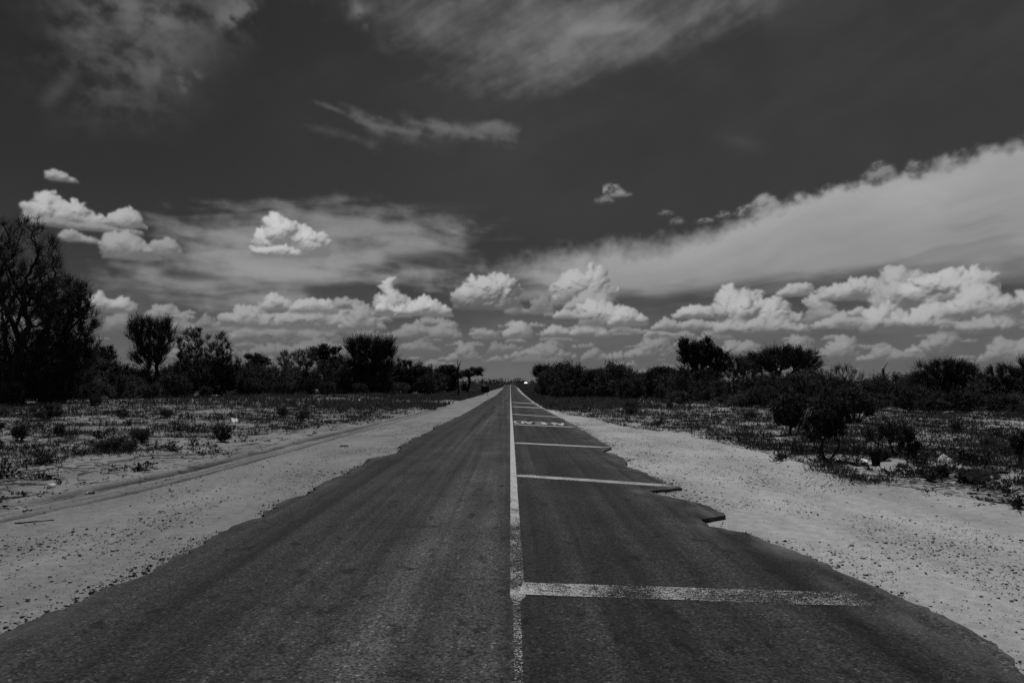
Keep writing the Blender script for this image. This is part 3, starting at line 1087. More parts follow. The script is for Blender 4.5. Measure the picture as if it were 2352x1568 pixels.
# --- far treeline beyond the rise: one dark mass
def treeline():
    r = np.random.default_rng(5)
    n = 2600
    x = r.uniform(-700, 800, n)
    y = r.uniform(455, 760, n)
    h = r.uniform(3.0, 5.6, n) * (.8 + .5 * fbm(x * .02, y * .02, 3, 3)) * (1 - .35 * sstep(-10, 40, x) * sstep(200, 60, x))
    w = r.uniform(2.0, 5, n)
    gx, gy = x, y
    z0 = gz(gx, gy)
    k = np.repeat(np.arange(n), 26)
    d = norm(r.normal(size=(len(k), 3)))
    p = np.column_stack([x[k], y[k], z0[k] + h[k] * .55]) + d * (r.random(len(k)) ** .4)[:, None] * np.column_stack([w[k], w[k], h[k] * .45])
    s = r.uniform(.6, 1.3, len(k))
    V, F = leaves(p, r.normal(size=p.shape), s, s * .8, r)
    o = link("far_treeline", mk_mesh("far_treeline", V, F, M_LEAF))
    o["kind"] = "stuff"
    o["label"] = "low dark line of far woodland across the road end"
    o["category"] = "woodland"


treeline()

# --- bushes standing free in front of the right-hand thicket and verge plants
T(1902, "leafy_bush", "leafy dark bush on a fan of thin stems near the sandy right shoulder", "bush", (1902, 1052), [(1902, 958, 46, 42), (1930, 945, 22, 32), (1878, 975, 28, 34), (1905, 990, 38, 26)],
  640, 131, clump=8, fork=.2, stems=9, spread=.45, tw=5, tl=.14, ln=6, ls=.046, lw=.55, twr=.0025, tip=.0032, up=.5, rnd=.7, seg=.2, surf=.5, zmin=.25, mat_leaf=M_LEAF, wood="stems", crown="foliage")
T(1812, "leafy_bush", "smaller grey-green bush behind the leafy bush on the left", "bush", (1822, 996), [(1812, 942, 38, 34), (1832, 925, 24, 24), (1795, 950, 26, 30), (1822, 966, 24, 22)],
  700, 132, clump=9, fork=.15, stems=7, spread=.4, tw=5, tl=.15, ln=7, ls=.055, lw=.5, twr=.003, tip=.004, up=.5, rnd=.7, seg=.25, zmin=.15, mat_leaf=M_LEAF3, wood="stems", crown="foliage")
T(2040, "leafy_bush", "thin airy bush behind the black bucket", "bush", (2045, 1046), [(2010, 1000, 28, 24), (2062, 1000, 36, 28), (2040, 985, 30, 16)],
  420, 133, clump=8, fork=.15, stems=6, spread=.6, tw=3, tl=.14, ln=5, ls=.04, lw=.5, twr=.0025, tip=.003, up=.6, rnd=.7, seg=.2, zmin=.2, mat_leaf=M_LEAF3, wood="stems", crown="foliage")
T(2085, "leafy_bush", "small dark weedy bush right of the airy bush", "bush", (2082, 1058), [(2082, 1012, 20, 30), (2100, 1030, 18, 18)],
  260, 134, fork=.12, stems=4, tw=4, tl=.12, ln=6, ls=.04, twr=.0025, tip=.003, up=.7, seg=.2, zmin=.1, mat_leaf=M_LEAF, wood="stems", crown="foliage")
T(2345, "leafy_bush", "dark upright grassy bush cut by the right frame edge", "bush", (2350, 1060), [(2345, 1030, 24, 26), (2375, 1020, 26, 34)],
  260, 135, fork=.1, stems=8, spread=.4, tw=5, tl=.18, ln=3, ls=.06, lw=.25, twr=.003, tip=.003, up=1.2, seg=.2, zmin=.05, mat_leaf=M_LEAF, wood="stems", crown="foliage")
T(1950, "leafy_bush", "mid-height bush in the dark scrub behind the leafy bush", "bush", (1965, 972), [(1955, 925, 40, 30), (1985, 935, 30, 26)],
  620, 137, clump=9, fork=.12, stems=6, spread=.4, tw=4, tl=.25, ln=6, ls=.07, twr=.004, tip=.005, up=.6, seg=.3, zmin=.1, mat_leaf=M_LEAF3, wood="stems", crown="foliage")

CLEAR = np.array([list(G(x, y)[:2]) + [rr] for x, y, rr in ((2012, 1064, .55), (1988, 1060, .7), (2172, 1060, .5), (2270, 1088, .7), (2240, 1088, .6), (2310, 1090, .6), (540, 972, .7), (118, 1116, .5), (32, 1000, .6))])


def uncovered(x, y):
    """False close to, and just in front of, a thing that the photograph shows clear of weeds"""
    ok = np.ones(len(x), bool)
    for cx_, cy_, rr in CLEAR:
        dx, dy = x - cx_ * y / cy_, cy_ - y
        ok &= ~((np.abs(dx) < rr * .75) & (dy > -rr * .4) & (dy < rr * 1.7))
    return ok


OPEN = []
for side, n in ((-1, 20), (1, 15)):
    k = 0
    while k < n:
        y = 11 * (62 / 11) ** rs.random()
        xe = float(xy_at(TRK, y)) - 2.5 - 5 * (y < 16) if side < 0 else float(xy_at(RSCRUB, y)) + 1.0
        lim = y * .78
        if lim < abs(xe) + .5:
            continue
        x = xe + side * (lim - abs(xe)) * rs.random()
        if not uncovered(np.array([x]), np.array([y]))[0]:
            continue
        k += 1
        wm, cm, h = PROTO[int(rs.integers(0, len(PROTO)))]
        sz = rs.uniform(.09, .2) * (1 + .6 * (y > 30))
        t = link("scrub_bush", None)
        t.empty_display_size = .2
        t.location = (x, y, float(gz(x, y)))
        t.rotation_euler = (0, 0, rs.random() * 6.28)
        t.scale = (sz * rs.uniform(.9, 1.5), sz * rs.uniform(.9, 1.5), sz)
        link("stems", wm, t)
        link("foliage", cm, t)
        OPEN.append((1172 + x * FPX / y, t))

# --- label the thicket shrubs by the tree they stand next to
LM = sorted([(x, o["label"]) for x, o in LAND if not o.name.startswith("leafy_bush")], key=lambda q: q[0])
SHORT = {40: "tallest tree at the left edge", 150: "broad leaning thorn tree", 232: "small umbrella tree in the gap", 345: "round-crowned tree", 470: "feathery twin-topped tree", 590: "lone layered umbrella tree",
         685: "loose grey-leaved tree", 752: "flat-topped acacia on the left", 850: "black spiky-topped tree", 937: "dome tree by the spiky tree", 1030: "umbrella tree by the snag", 1052: "thin dead snag", 1085: "wind-swept last tree",
         1243: "first tree right of the road", 1400: "broad low dome tree", 1515: "rounded tree by the leafy tree", 1610: "ragged leafy tree", 1690: "thin twiggy tree", 1800: "wide combed acacia", 1935: "bare fan shrub",
         2030: "dead forked trunk", 2170: "spreading thorn tree", 2225: "bare-twigged shrub", 2320: "dense thorn tree at the right edge"}
ORD = ["nearest", "second", "third", "fourth", "fifth", "sixth", "seventh", "eighth", "ninth", "tenth"]
by = {}
for x, t in OPEN:
    l = min(LM, key=lambda q: abs(q[0] - x))[0]
    by.setdefault((l, x < l), []).append((abs(x - l), t))
for (l, left), v in by.items():
    v.sort(key=lambda q: q[0])
    for i, (d, t) in enumerate(v):
        w = ORD[i] if i < len(ORD) else "outermost"
        tag(t, "%s low bush on sand %s the %s" % (w, "left of" if left else "right of", SHORT[l]), "bush", "low bushes on the open verges")
by = {}
for x, t in SHRUBS:
    l = min(LM, key=lambda q: abs(q[0] - x))[0]
    by.setdefault((l, x < l), []).append((abs(x - l), t))
for (l, left), v in by.items():
    v.sort(key=lambda q: q[0])
    for i, (d, t) in enumerate(v):
        w = ORD[i] if i < len(ORD) else "outermost"
        tag(t, "%s dark thicket shrub %s the %s" % (w, "left of" if left else "right of", SHORT[l]), "shrub", "dark shrubs of the roadside thicket")


# --- small weeds as individual plants
def weed_mesh(seed, kind):
    r = np.random.default_rng(seed)
    st, lf = MB(), MB()
    ns = {"rosette": 14, "stalk": 5, "sprig": 3}[kind]
    for i in range(ns):
        a = r.random() * 6.28
        lean = {"rosette": r.uniform(.3, 1.1), "stalk": r.uniform(.05, .35), "sprig": r.uniform(.3, .8)}[kind]
        L = {"rosette": .26, "stalk": .55, "sprig": .3}[kind] * r.uniform(.6, 1.1)
        d = np.array([math.cos(a) * math.sin(lean), math.sin(a) * math.sin(lean), math.cos(lean)])
        n = 5
        Q = [np.array([0, 0, -.02]) + r.normal(size=3) * np.array([.02, .02, 0])]
        for k in range(n):
            d = norm(d + r.normal(size=3) * .12)
            Q.append(Q[-1] + d * L / n)
        Q = np.array(Q)
        st.add(*sticks(Q[:-1], Q[1:], .0045, .0035, 3))
        nl = {"rosette": 11, "stalk": 9, "sprig": 8}[kind]
        t = r.uniform(.15, 1, nl) * n
        k = np.minimum(t.astype(int), n - 1)
        lp = Q[k] + (Q[k + 1] - Q[k]) * (t - k)[:, None]
        ld = norm(norm(Q[k + 1] - Q[k]) * .8 + r.normal(size=(nl, 3)) * .7)
        s = {"rosette": .085, "stalk": .07, "sprig": .07}[kind] * r.uniform(.6, 1.2, nl)
        lf.add(*leaves(lp, ld, s, s * .32, r))
    return st.mesh("stems", M_WEED), lf.mesh("leaves", M_WEED)


WP = {k: [weed_mesh(400 + 10 * i + j, k) for j in range(2)] for i, k in enumerate(("rosette", "stalk", "sprig"))}
WEEDS = [("rosette", 95, 1068, 1.15, "bushy dark rosette weed on bare sand left of the wheel ruts"), ("sprig", 138, 1072, 1.0, "thin leaning sprig right of the bushy rosette weed"), ("sprig", 58, 1034, .9, "small forked weed up the sand from the bushy rosette"),
         ("rosette", 320, 1077, .75, "lone black tuft beside the wheel ruts"), ("stalk", 163, 1012, 1.1, "tall pair of dark stalks standing in the left scrub"), ("stalk", 82, 1010, 1.2, "bent thin stalk plant at the left of the scrub"),
         ("rosette", 232, 1008, 1.4, "wide dark clump right of the tall stalks"), ("rosette", 296, 975, 1.3, "upright spiny weed high in the left scrub"), ("rosette", 412, 988, 1.5, "round black weed in the middle of the left scrub"),
         ("stalk", 405, 975, 1.5, "tall thin stalks above the round black weed"), ("rosette", 450, 990, 1.2, "dark weed right of the round black weed"), ("rosette", 310, 1003, 1.1, "low dark weed below the upright spiny weed"),
         ("rosette", 4, 1100, 1.2, "dark weed cut by the left frame edge"), ("sprig", 268, 1050, 1.2, "sparse dry sprig amid the litter sticks"), ("rosette", 395, 1035, 1.0, "flat grey weed near the wheel ruts"),
         ("stalk", 640, 950, 1.6, "tall weed clump halfway along the left verge"), ("rosette", 700, 955, 1.5, "dark leafy weed by the start of the sand shoulder"), ("stalk", 60, 985, 1.3, "grey stalk weed far left before the tree shadow"),
         ("rosette", 1790, 1055, 1.0, "low weed at the edge of the right shoulder"), ("rosette", 1830, 1042, 1.2, "weed clump left of the leafy bush foot"), ("rosette", 1975, 1098, .6, "flat tuft in front of the black bucket"),
         ("rosette", 2135, 1102, 1.0, "spreading weed below the white stones"), ("rosette", 2080, 1094, .9, "flat weed left of the spreading weed"), ("rosette", 2215, 1058, 1.6, "dark spiky clump right of the white stones"), ("rosette", 2248, 1064, 1.4, "second dark clump further right of the white stones"),
         ("stalk", 2262, 1110, .9, "small weed below the dark log"), ("rosette", 2310, 1128, .8, "low dark weed near the right frame edge"), ("rosette", 2335, 1166, .9, "dark tuft on the ridge at the right frame edge"),
         ("stalk", 1700, 1010, 1.3, "upright weed in the pale sand of the right scrub"), ("stalk", 2120, 985, 1.5, "tall weed right of the airy bush top"), ("rosette", 2200, 985, 1.6, "grey clump on the sandy rise at the right"), ("rosette", 2290, 1000, 1.6, "dark clump left of the grassy bush at the edge")]
for i, (k, x, y, s, lab) in enumerate(WEEDS):
    p = G(x, y)
    p[2] = float(gz(p[0], p[1]))
    a, b = WP[k][i % 2]
    t = thing("weed", lab, "weed", p, rs.random() * 6.28, "weeds on the verges")
    t.scale = (s, s, s)
    link("stems", a, t)
    link("leaves", b, t)

# --- grass, weeds and litter nobody could count
def in_view(x, y, margin=1.12):
    return np.abs(x) < y * (CX / FPX) * margin + 1.5


def scatter(n, side, r, y0=6, y1=170):
    """points on the scrub side of the verge, density falling with distance so that picture density stays even"""
    y = y0 * (y1 / y0) ** r.random(n)
    xe = xy_at(TRK, y) - .4 if side < 0 else xy_at(RSCRUB, y) + .15
    lim = y * (CX / FPX) * 1.1 + 1.5
    w = lim - np.abs(xe)
    x = xe + side * np.maximum(w, 0) * r.random(n)
    ok = (w > .2) & uncovered(x, y)
    return x[ok], y[ok]


def grass():
    r = np.random.default_rng(15)
    mb = MB()
    for side, n in ((-1, 26000), (1, 30000)):
        x, y = scatter(n, side, r)
        xe = xy_at(TRK, y) if side < 0 else xy_at(RSCRUB, y)
        d = np.abs(x - xe)
        dens = .5 + 1.5 * (fbm(x * .55, y * .4, 4, 61 + side, .6) - .5)
        cover = sstep(14, 42, y) if side < 0 else sstep(2, 30, y)
        thr = .725 - .26 * cover - .10 * sstep(.5, 4, d) - .07 * (side > 0) * sstep(6, .5, d) + (.0 if side > 0 else .10 * sstep(3, 0, d))
        keep = dens > thr
        keep &= (r.random(len(x)) < (.25 + .75 * sstep(.2, 2.5 if side < 0 else .9, d)))
        if side < 0:
            keep &= r.random(len(x)) < .12 + .88 * sstep(11, 24, y)
        x, y, d, dens = x[keep], y[keep], d[keep], dens[keep]
        z = gz(x, y)
        tall = (.10 + .22 * r.random(len(x)) ** 1.5) * (.7 + .7 * sstep(20, 70, y)) * (1 + r.uniform(.8, 1.9, len(x)) * (r.random(len(x)) < .14))
        nb = 10
        k = np.repeat(np.arange(len(x)), nb)
        a = r.random(len(k)) * 6.28
        lean = r.uniform(.1, 1.0, len(k))
        D = np.column_stack([np.cos(a) * np.sin(lean), np.sin(a) * np.sin(lean), np.cos(lean)])
        sp = (.03 + .06 * r.random(len(k))) * (1 + y[k] * .02)
        P = np.column_stack([x[k] + np.cos(a) * sp, y[k] + np.sin(a) * sp, z[k] - .01])
        L = tall[k] * r.uniform(.5, 1.15, len(k))
        W = (.006 + .00035 * y[k]) * r.uniform(.7, 1.6, len(k))
        mb.add(*leaves(P, D, L, W, r))
    o = link("scrub_grass", mb.mesh("scrub_grass", M_TUFT))
    o["kind"] = "stuff"
    mb = MB()
    # rank grass on the far verges
    n = 26000
    y = r.uniform(55, 410, n)
    sd = np.where(r.random(n) < .5, -1, 1)
    xe = np.where(sd < 0, xy_at(TRK, y), xy_at(RSCRUB, y))
    x = xe + sd * (.1 + 26 * r.random(n) ** 1.7)
    keep = fbm(x * .25, y * .12, 3, 99) > .40 - .12 * (sd > 0)
    x, y = x[keep], y[keep]
    k = np.repeat(np.arange(len(x)), 8)
    a = r.random(len(k)) * 6.28
    lean = r.uniform(.05, .7, len(k))
    D = np.column_stack([np.cos(a) * np.sin(lean), np.sin(a) * np.sin(lean), np.cos(lean)])
    P = np.column_stack([x[k] + np.cos(a) * .22, y[k] + np.sin(a) * .22, gz(x, y)[k] - .02])
    mb.add(*leaves(P, D, r.uniform(.2, .62, len(k)), r.uniform(.05, .12, len(k)), r))
    o = link("dry_grass", mb.mesh("dry_grass", M_GRASS))
    o["kind"] = "stuff"
    # low leafy weeds
    mb = MB()
    for side, n in ((-1, 9000), (1, 12000)):
        x, y = scatter(n, side, r, 6, 80)
        xe = xy_at(TRK, y) if side < 0 else xy_at(RSCRUB, y)
        d = np.abs(x - xe)
        dens = .5 + 1.5 * (fbm(x * .9 + 50, y * .7, 4, 71 + side, .6) - .5)
        cover = sstep(12, 34, y) if side < 0 else sstep(3, 24, y)
        keep = (dens > .66 - .14 * cover - .08 * (side > 0)) & (r.random(len(x)) < (.12 + .88 * sstep(.3, 3.0 if side < 0 else 1.2, d)))
        x, y = x[keep], y[keep]
        z = gz(x, y)
        nb = 14
        k = np.repeat(np.arange(len(x)), nb)
        sz = (.05 + .16 * r.random(len(x)) ** 2.2) * (1 + .6 * sstep(15, 50, y))
        dd = norm(r.normal(size=(len(k), 3)))
        dd[:, 2] = np.abs(dd[:, 2])
        P = np.column_stack([x[k], y[k], z[k] + .005]) + dd * sz[k][:, None] * np.array([1, 1, .8]) * r.random((len(k), 1))
        ld = norm(dd + r.normal(size=dd.shape) * .5 + np.array([0, 0, .3]))
        L = (.03 + .3 * sz[k]) * r.uniform(.6, 1.2, len(k))
        mb.add(*leaves(P, ld, L, L * .4, r))
    o = link("low_weeds", mb.mesh("low_weeds", M_WEED))
    o["kind"] = "stuff"
    # fallen twigs and straw
    mb = MB()
    for side, n in ((-1, 3800), (1, 5200)):
        x, y = scatter(n, side, r, 5, 60)
        xe = xy_at(TRK, y) if side < 0 else xy_at(RSCRUB, y)
        keep = r.random(len(x)) < .15 + .85 * sstep(.0, 3.0 if side < 0 else .8, np.abs(x - xe))
        x, y = x[keep], y[keep]
        a = r.normal(0, .9, len(x))
        L = r.uniform(.06, .45, len(x)) * (1 + y * .01)
        x1, y1 = x + np.cos(a) * L, y + np.sin(a) * L
        rad = r.uniform(.003, .008, len(x)) * (1 + y * .02)
        mb.add(*sticks(np.column_stack([x, y, gz(x, y) + rad]), np.column_stack([x1, y1, gz(x1, y1) + rad + r.uniform(0, .03, len(x))]), rad, rad * .6, 4))
    o = link("twig_litter", mb.mesh("twig_litter", M_TWIG))
    o["kind"] = "stuff"


grass()


def pebbles(name, n, xsel, size, mat, seed, y1=34):
    r = np.random.default_rng(seed)
    y = 3.2 * (y1 / 3.2) ** r.random(n)
    x = xsel(y, r)
    lim = y * (CX / FPX) * 1.08 + .5
    cl = fbm(x * 1.1, y * .8, 4, seed)
    keep = (np.abs(x) < lim) & (r.random(n) < sstep(.44, .68, cl) * .97 + .03)
    x, y = x[keep], y[keep]
    n = len(x)
    s = size * np.clip(r.lognormal(0, .6, n), .4, 4.2) * (1 + y * .006)
    base = np.array([(1, 0, 0), (0, 1, 0), (-1, 0, 0), (0, -1, 0), (0, 0, 1), (0, 0, -1.0), (.7, .7, .45), (-.7, .7, .4), (-.7, -.7, .45), (.7, -.7, .4)])
    faces = np.array([(0, 6, 4, 4), (6, 1, 4, 4), (1, 7, 4, 4), (7, 2, 4, 4), (2, 8, 4, 4), (8, 3, 4, 4), (3, 9, 4, 4), (9, 0, 4, 4), (0, 5, 1, 6), (1, 5, 2, 7), (2, 5, 3, 8), (3, 5, 0, 9)])
    tri = []
    for f in faces:
        if f[2] == f[3]:
            tri.append(f[:3])
        else:
            tri += [(f[0], f[1], f[3]), (f[1], f[2], f[3])]
    tri = np.array(tri)
    a = r.random(n) * 6.28
    sx, sy, sz = s * r.uniform(.7, 1.3, n), s * r.uniform(.6, 1.0, n), s * r.uniform(.45, .9, n)
    V = base[None] * (1 + .22 * r.normal(size=(n, 10, 1))) * np.stack([sx, sy, sz], 1)[:, None]
    c, q = np.cos(a)[:, None], np.sin(a)[:, None]
    VX = V[..., 0] * c - V[..., 1] * q + x[:, None]
    VY = V[..., 0] * q + V[..., 1] * c + y[:, None]
    VZ = V[..., 2] + gz(x, y)[:, None] + sz[:, None] * .35
    V = np.stack([VX, VY, VZ], -1).reshape(-1, 3)
    F = (tri[None] + (np.arange(n) * 10)[:, None, None]).reshape(-1, 3)
    o = link(name, mk_mesh(name, V, F, mat))
    o["kind"] = "stuff"


def left_sh(y, r):
    xl, xt = xy_at(LEDGE, y), xy_at(TRK, y)
    return xl - .06 - (xl - xt + 2.5) * r.random(len(y)) ** 1.15


def right_sh(y, r):
    xr, xs = xy_at(REDGE, y), xy_at(RSCRUB, y)
    return xr + .05 + (xs - xr + .5) * r.random(len(y)) ** 1.5


def edge_crumbs(y, r):
    k = r.random(len(y)) < .5
    return np.where(k, xy_at(LEDGE, y) - np.abs(r.normal(0, .13, len(y))) + .03, xy_at(REDGE, y) + np.abs(r.normal(0, .16, len(y))) - .03)


pebbles("asphalt_crumbs", 9000, edge_crumbs, .0052, M_CRUMB, 85, 40)
pebbles("dark_gravel", 46000, left_sh, .0044, M_STONE, 81)
pebbles("shoulder_gravel", 52000, right_sh, .0036, M_STONE, 82)
pebbles("pale_gravel", 16000, right_sh, .006, M_GREYSTONE, 83)
pebbles("sand_gravel", 14000, left_sh, .006, M_GREYSTONE, 84)


# ---------------------------------------------------------------- stones, litter and other small things
def rock_mesh(name, sx, sy, sz, seed, mat, sub=3):
    bm = bmesh.new()
    bmesh.ops.create_icosphere(bm, subdivisions=sub, radius=1)
    r = np.random.default_rng(seed)
    off = r.random(3) * 50
    for v in bm.verts:
        c = v.co
        n = float(fbm(np.array(c.x * 1.3 + off[0] + c.z), np.array(c.y * 1.3 + off[1] - c.z * .7), 4, seed)) - .5
        n2 = float(fbm(np.array(c.x * 4 + off[2] + c.z * 2), np.array(c.y * 4 - off[0] - c.z * 1.4), 3, seed + 4)) - .5
        v.co = c * (1 + .75 * n + .35 * n2)
        if v.co.z < -.35:
            v.co.z = -.35
        v.co = Vector((v.co.x * sx, v.co.y * sy, v.co.z * sz))
    me = bpy.data.meshes.new(name)
    bm.to_mesh(me)
    bm.free()
    me.materials.append(mat)
    return me


def rock(x, y, sx, sy, sz, seed, mat, label, group=None, name="stone"):
    p = G(x, y)
    p[2] = float(gz(p[0], p[1])) + .3 * sz
    o = link(name, rock_mesh(name, sx, sy, sz, seed, mat), None, p)
    o.rotation_euler = (0, 0, seed * 1.3)
    return tag(o, label, "stone", group)


rock(118, 1116, .085, .06, .06, 1, M_PALESTONE, "pale-topped stone on the sand above the wheel ruts")
rock(112, 1049, .07, .05, .05, 2, M_GREYSTONE, "grey stone just right of the bushy rosette weed")
rock(4, 1040, .08, .06, .06, 3, M_PALESTONE, "pale stone at the left frame edge")
rock(2168, 1056, .10, .085, .135, 4, M_PALESTONE, "larger white stone in a dark tuft at the right")
rock(2184, 1058, .085, .075, .10, 5, M_PALESTONE, "smaller white stone touching the larger white one")
rock(1925, 1290, .022, .02, .018, 8, M_STONE, "small black stone by the broken asphalt edge on the right")

# black bucket
def bucket(x, y):
    p = G(x, y)
    p[2] = float(gz(p[0], p[1]))
    t = thing("bucket", "tilted black bucket standing in the sand of the right scrub", "bucket", p)
    bm = bmesh.new()
    prof = [(0, .0), (.070, .0), (.075, .01), (.115, .29), (.128, .295), (.128, .315), (.112, .315), (.068, .015), (0, .015)]
    n = 28
    rings = []
    for (rr, zz) in prof:
        rings.append([bm.verts.new((rr * math.cos(2 * math.pi * i / n), rr * math.sin(2 * math.pi * i / n), zz)) for i in range(n)] if rr > 0 else [bm.verts.new((0, 0, zz))])
    for a, b in zip(rings[:-1], rings[1:]):
        for i in range(n):
            j = (i + 1) % n
            if len(a) == 1:
                bm.faces.new((a[0], b[j], b[i]))
            elif len(b) == 1:
                bm.faces.new((a[i], a[j], b[0]))
            else:
                bm.faces.new((a[i], a[j], b[j], b[i]))
    bmesh.ops.recalc_face_normals(bm, faces=bm.faces)
    me = bpy.data.meshes.new("bucket_shell")
    bm.to_mesh(me)
    bm.free()
    for f in me.polygons:
        f.use_smooth = True
    me.materials.append(M_BLACKPLASTIC)
    link("shell", me, t)
    mb = MB()
    a = np.linspace(0, math.pi, 15)
    Q = np.column_stack([.125 * np.cos(a), -.02 - .11 * np.sin(a), .30 - .06 * np.sin(a)])
    mb.add(*sticks(Q[:-1], Q[1:], .003, .003, 6))
    link("handle", mb.mesh("handle", M_BLACKPLASTIC), t)
    t.rotation_euler = (R_(-6), R_(8), .4)
    t.scale = (1.0, 1.0, 1.05)


bucket(2012, 1064)


def scrap(x, y, w, h, seed, label, stand=.0, rz=0.0, mat=None):
    """crumpled sheet of white plastic or paper, with thickness"""
    p = G(x, y)
    p[2] = float(gz(p[0], p[1]))
    bm = bmesh.new()
    bmesh.ops.create_grid(bm, x_segments=9, y_segments=9, size=.5)
    r = np.random.default_rng(seed)
    off = r.random(2) * 40
    for v in bm.verts:
        u, q = v.co.x, v.co.y
        k = float(fbm(np.array(u * 4 + off[0]), np.array(q * 4 + off[1]), 3, seed))
        e = 1 - .35 * float(fbm(np.array(math.atan2(q, u) * 2 + 9), np.array(off[0]), 3, seed + 1))
        u, q = u * e * w, q * e * h
        z = (k - .3) * .5 * min(w, h)
        v.co = Vector((u, q * math.cos(stand), z * math.cos(stand) + (q + .5 * h) * math.sin(stand)))
    lo = min(v.co.z for v in bm.verts)
    for v in bm.verts:
        v.co.z -= lo - .002
    g = bmesh.ops.solidify(bm, geom=list(bm.faces), thickness=.003)
    me = bpy.data.meshes.new("paper_scrap")
    bm.to_mesh(me)
    bm.free()
    me.materials.append(mat or M_WHITEPAPER)
    o = link("paper_scrap", me, None, p)
    o.rotation_euler = (0, 0, rz)
    return tag(o, label, "litter")


scrap(1988, 1056, .20, .26, 1, "crumpled white scrap leaning on a stick beside the black bucket", .38, .5)
scrap(540, 970, .35, .45, 2, "white plastic scrap lying in the weeds of the left verge", .6, .8)
scrap(32, 1000, .30, .1, 3, "small white scrap in the scrub near the left frame edge", .2, -.5)
scrap(1010, 925, .5, .3, 4, "pale scrap by the far left shoulder", .3, .2)


def stick(pts, r0, r1, label, mat=M_TWIG, name="stick", side_twigs=0):
    Q = np.array([G(*p) for p in pts])
    Q[:, 2] = gz(Q[:, 0], Q[:, 1]) + r0 * .8
    b = Q[0].copy()
    S = []
    r = np.random.default_rng(int(pts[0][0]) + 5)
    for a, c in zip(Q[:-1], Q[1:]):
        for k in (0, .33, .66):
            S.append(a + (c - a) * k + r.normal(size=3) * r0 * .5)
    S.append(Q[-1])
    S = np.array(S) - b
    R = np.linspace(r0, r1, len(S))
    mb = MB()
    mb.add(*sticks(S[:-1], S[1:], R[:-1], R[1:], 7))
    o = link(name, mb.mesh(name, mat, True), None, b)
    return tag(o, label, "stick")


stick([(40, 1160), (55, 1166), (72, 1171)], .02, .012, "pale broken stick lying across the wheel ruts", M_GREYSTONE)
stick([(196, 1128), (212, 1126), (228, 1124)], .02, .014, "flat pale stick beside the wheel ruts", M_GREYSTONE)
stick([(35, 1198), (80, 1192), (125, 1188)], .010, .006, "thin dark stick at the near side of the wheel ruts", M_BARK)
stick([(300, 1040), (330, 1047), (365, 1048)], .012, .006, "dark fallen branch in the bare left sand", M_BARK)
stick([(1955, 1058), (1980, 1056), (2000, 1052)], .012, .008, "dark stick under the white scrap by the bucket", M_BARK)
stick([(2234, 1084), (2270, 1087), (2316, 1090)], .050, .030, "thick black log lying on the sand at the right", M_BARK, "log")
stick([(17, 1030), (40, 1034)], .02, .012, "short dark stick up in the left sand", M_BARK)
stick([(780, 1023), (800, 1022)], .02, .015, "dark stick lying on the left sand shoulder", M_BARK)
stick([(2005, 1109), (2020, 1104)], .010, .006, "small dark stick at the edge of the right shoulder", M_BARK)


# ---------------------------------------------------------------- road sign seen from behind
def box_v(sx, sy, sz, c=(0, 0, 0), bev=.006):
    bm = bmesh.new()
    bmesh.ops.create_cube(bm, size=1)
    for v in bm.verts:
        v.co = Vector((v.co.x * sx, v.co.y * sy, v.co.z * sz)) + Vector(c)
    if bev:
        bmesh.ops.bevel(bm, geom=list(bm.edges), offset=bev, segments=2, affect="EDGES")
    return bm


def bm_obj(name, bm, mat, parent=None, smooth=False):
    me = bpy.data.meshes.new(name)
    bm.to_mesh(me)
    bm.free()
    me.materials.append(mat)
    if smooth:
        for f in me.polygons:
            f.use_smooth = True
    return link(name, me, parent)


sp_ = G(1114, 907)
sp_[2] = float(gz(sp_[0], sp_[1]))
SS = sp_[1] / FPX
sign = thing("road_sign", "black square road sign on two posts seen from behind on the left shoulder", "road sign", sp_)
zb, zt = (907 - 900.5) * SS, (907 - 886) * SS
bm_obj("board", box_v(18 * SS, .04, zt - zb, (0, 0, (zb + zt) / 2)), M_SIGN, sign)
for s in (-1, 1):
    bm_obj("post", box_v(.09, .09, zt + .05, (s * 5.5 * SS, -.07, (zt + .05) / 2 - .08)), M_POST, sign)
bm_obj("crossbar", box_v(17 * SS, .05, .08, (0, -.045, zb + (zt - zb) * .3)), M_POST, sign)


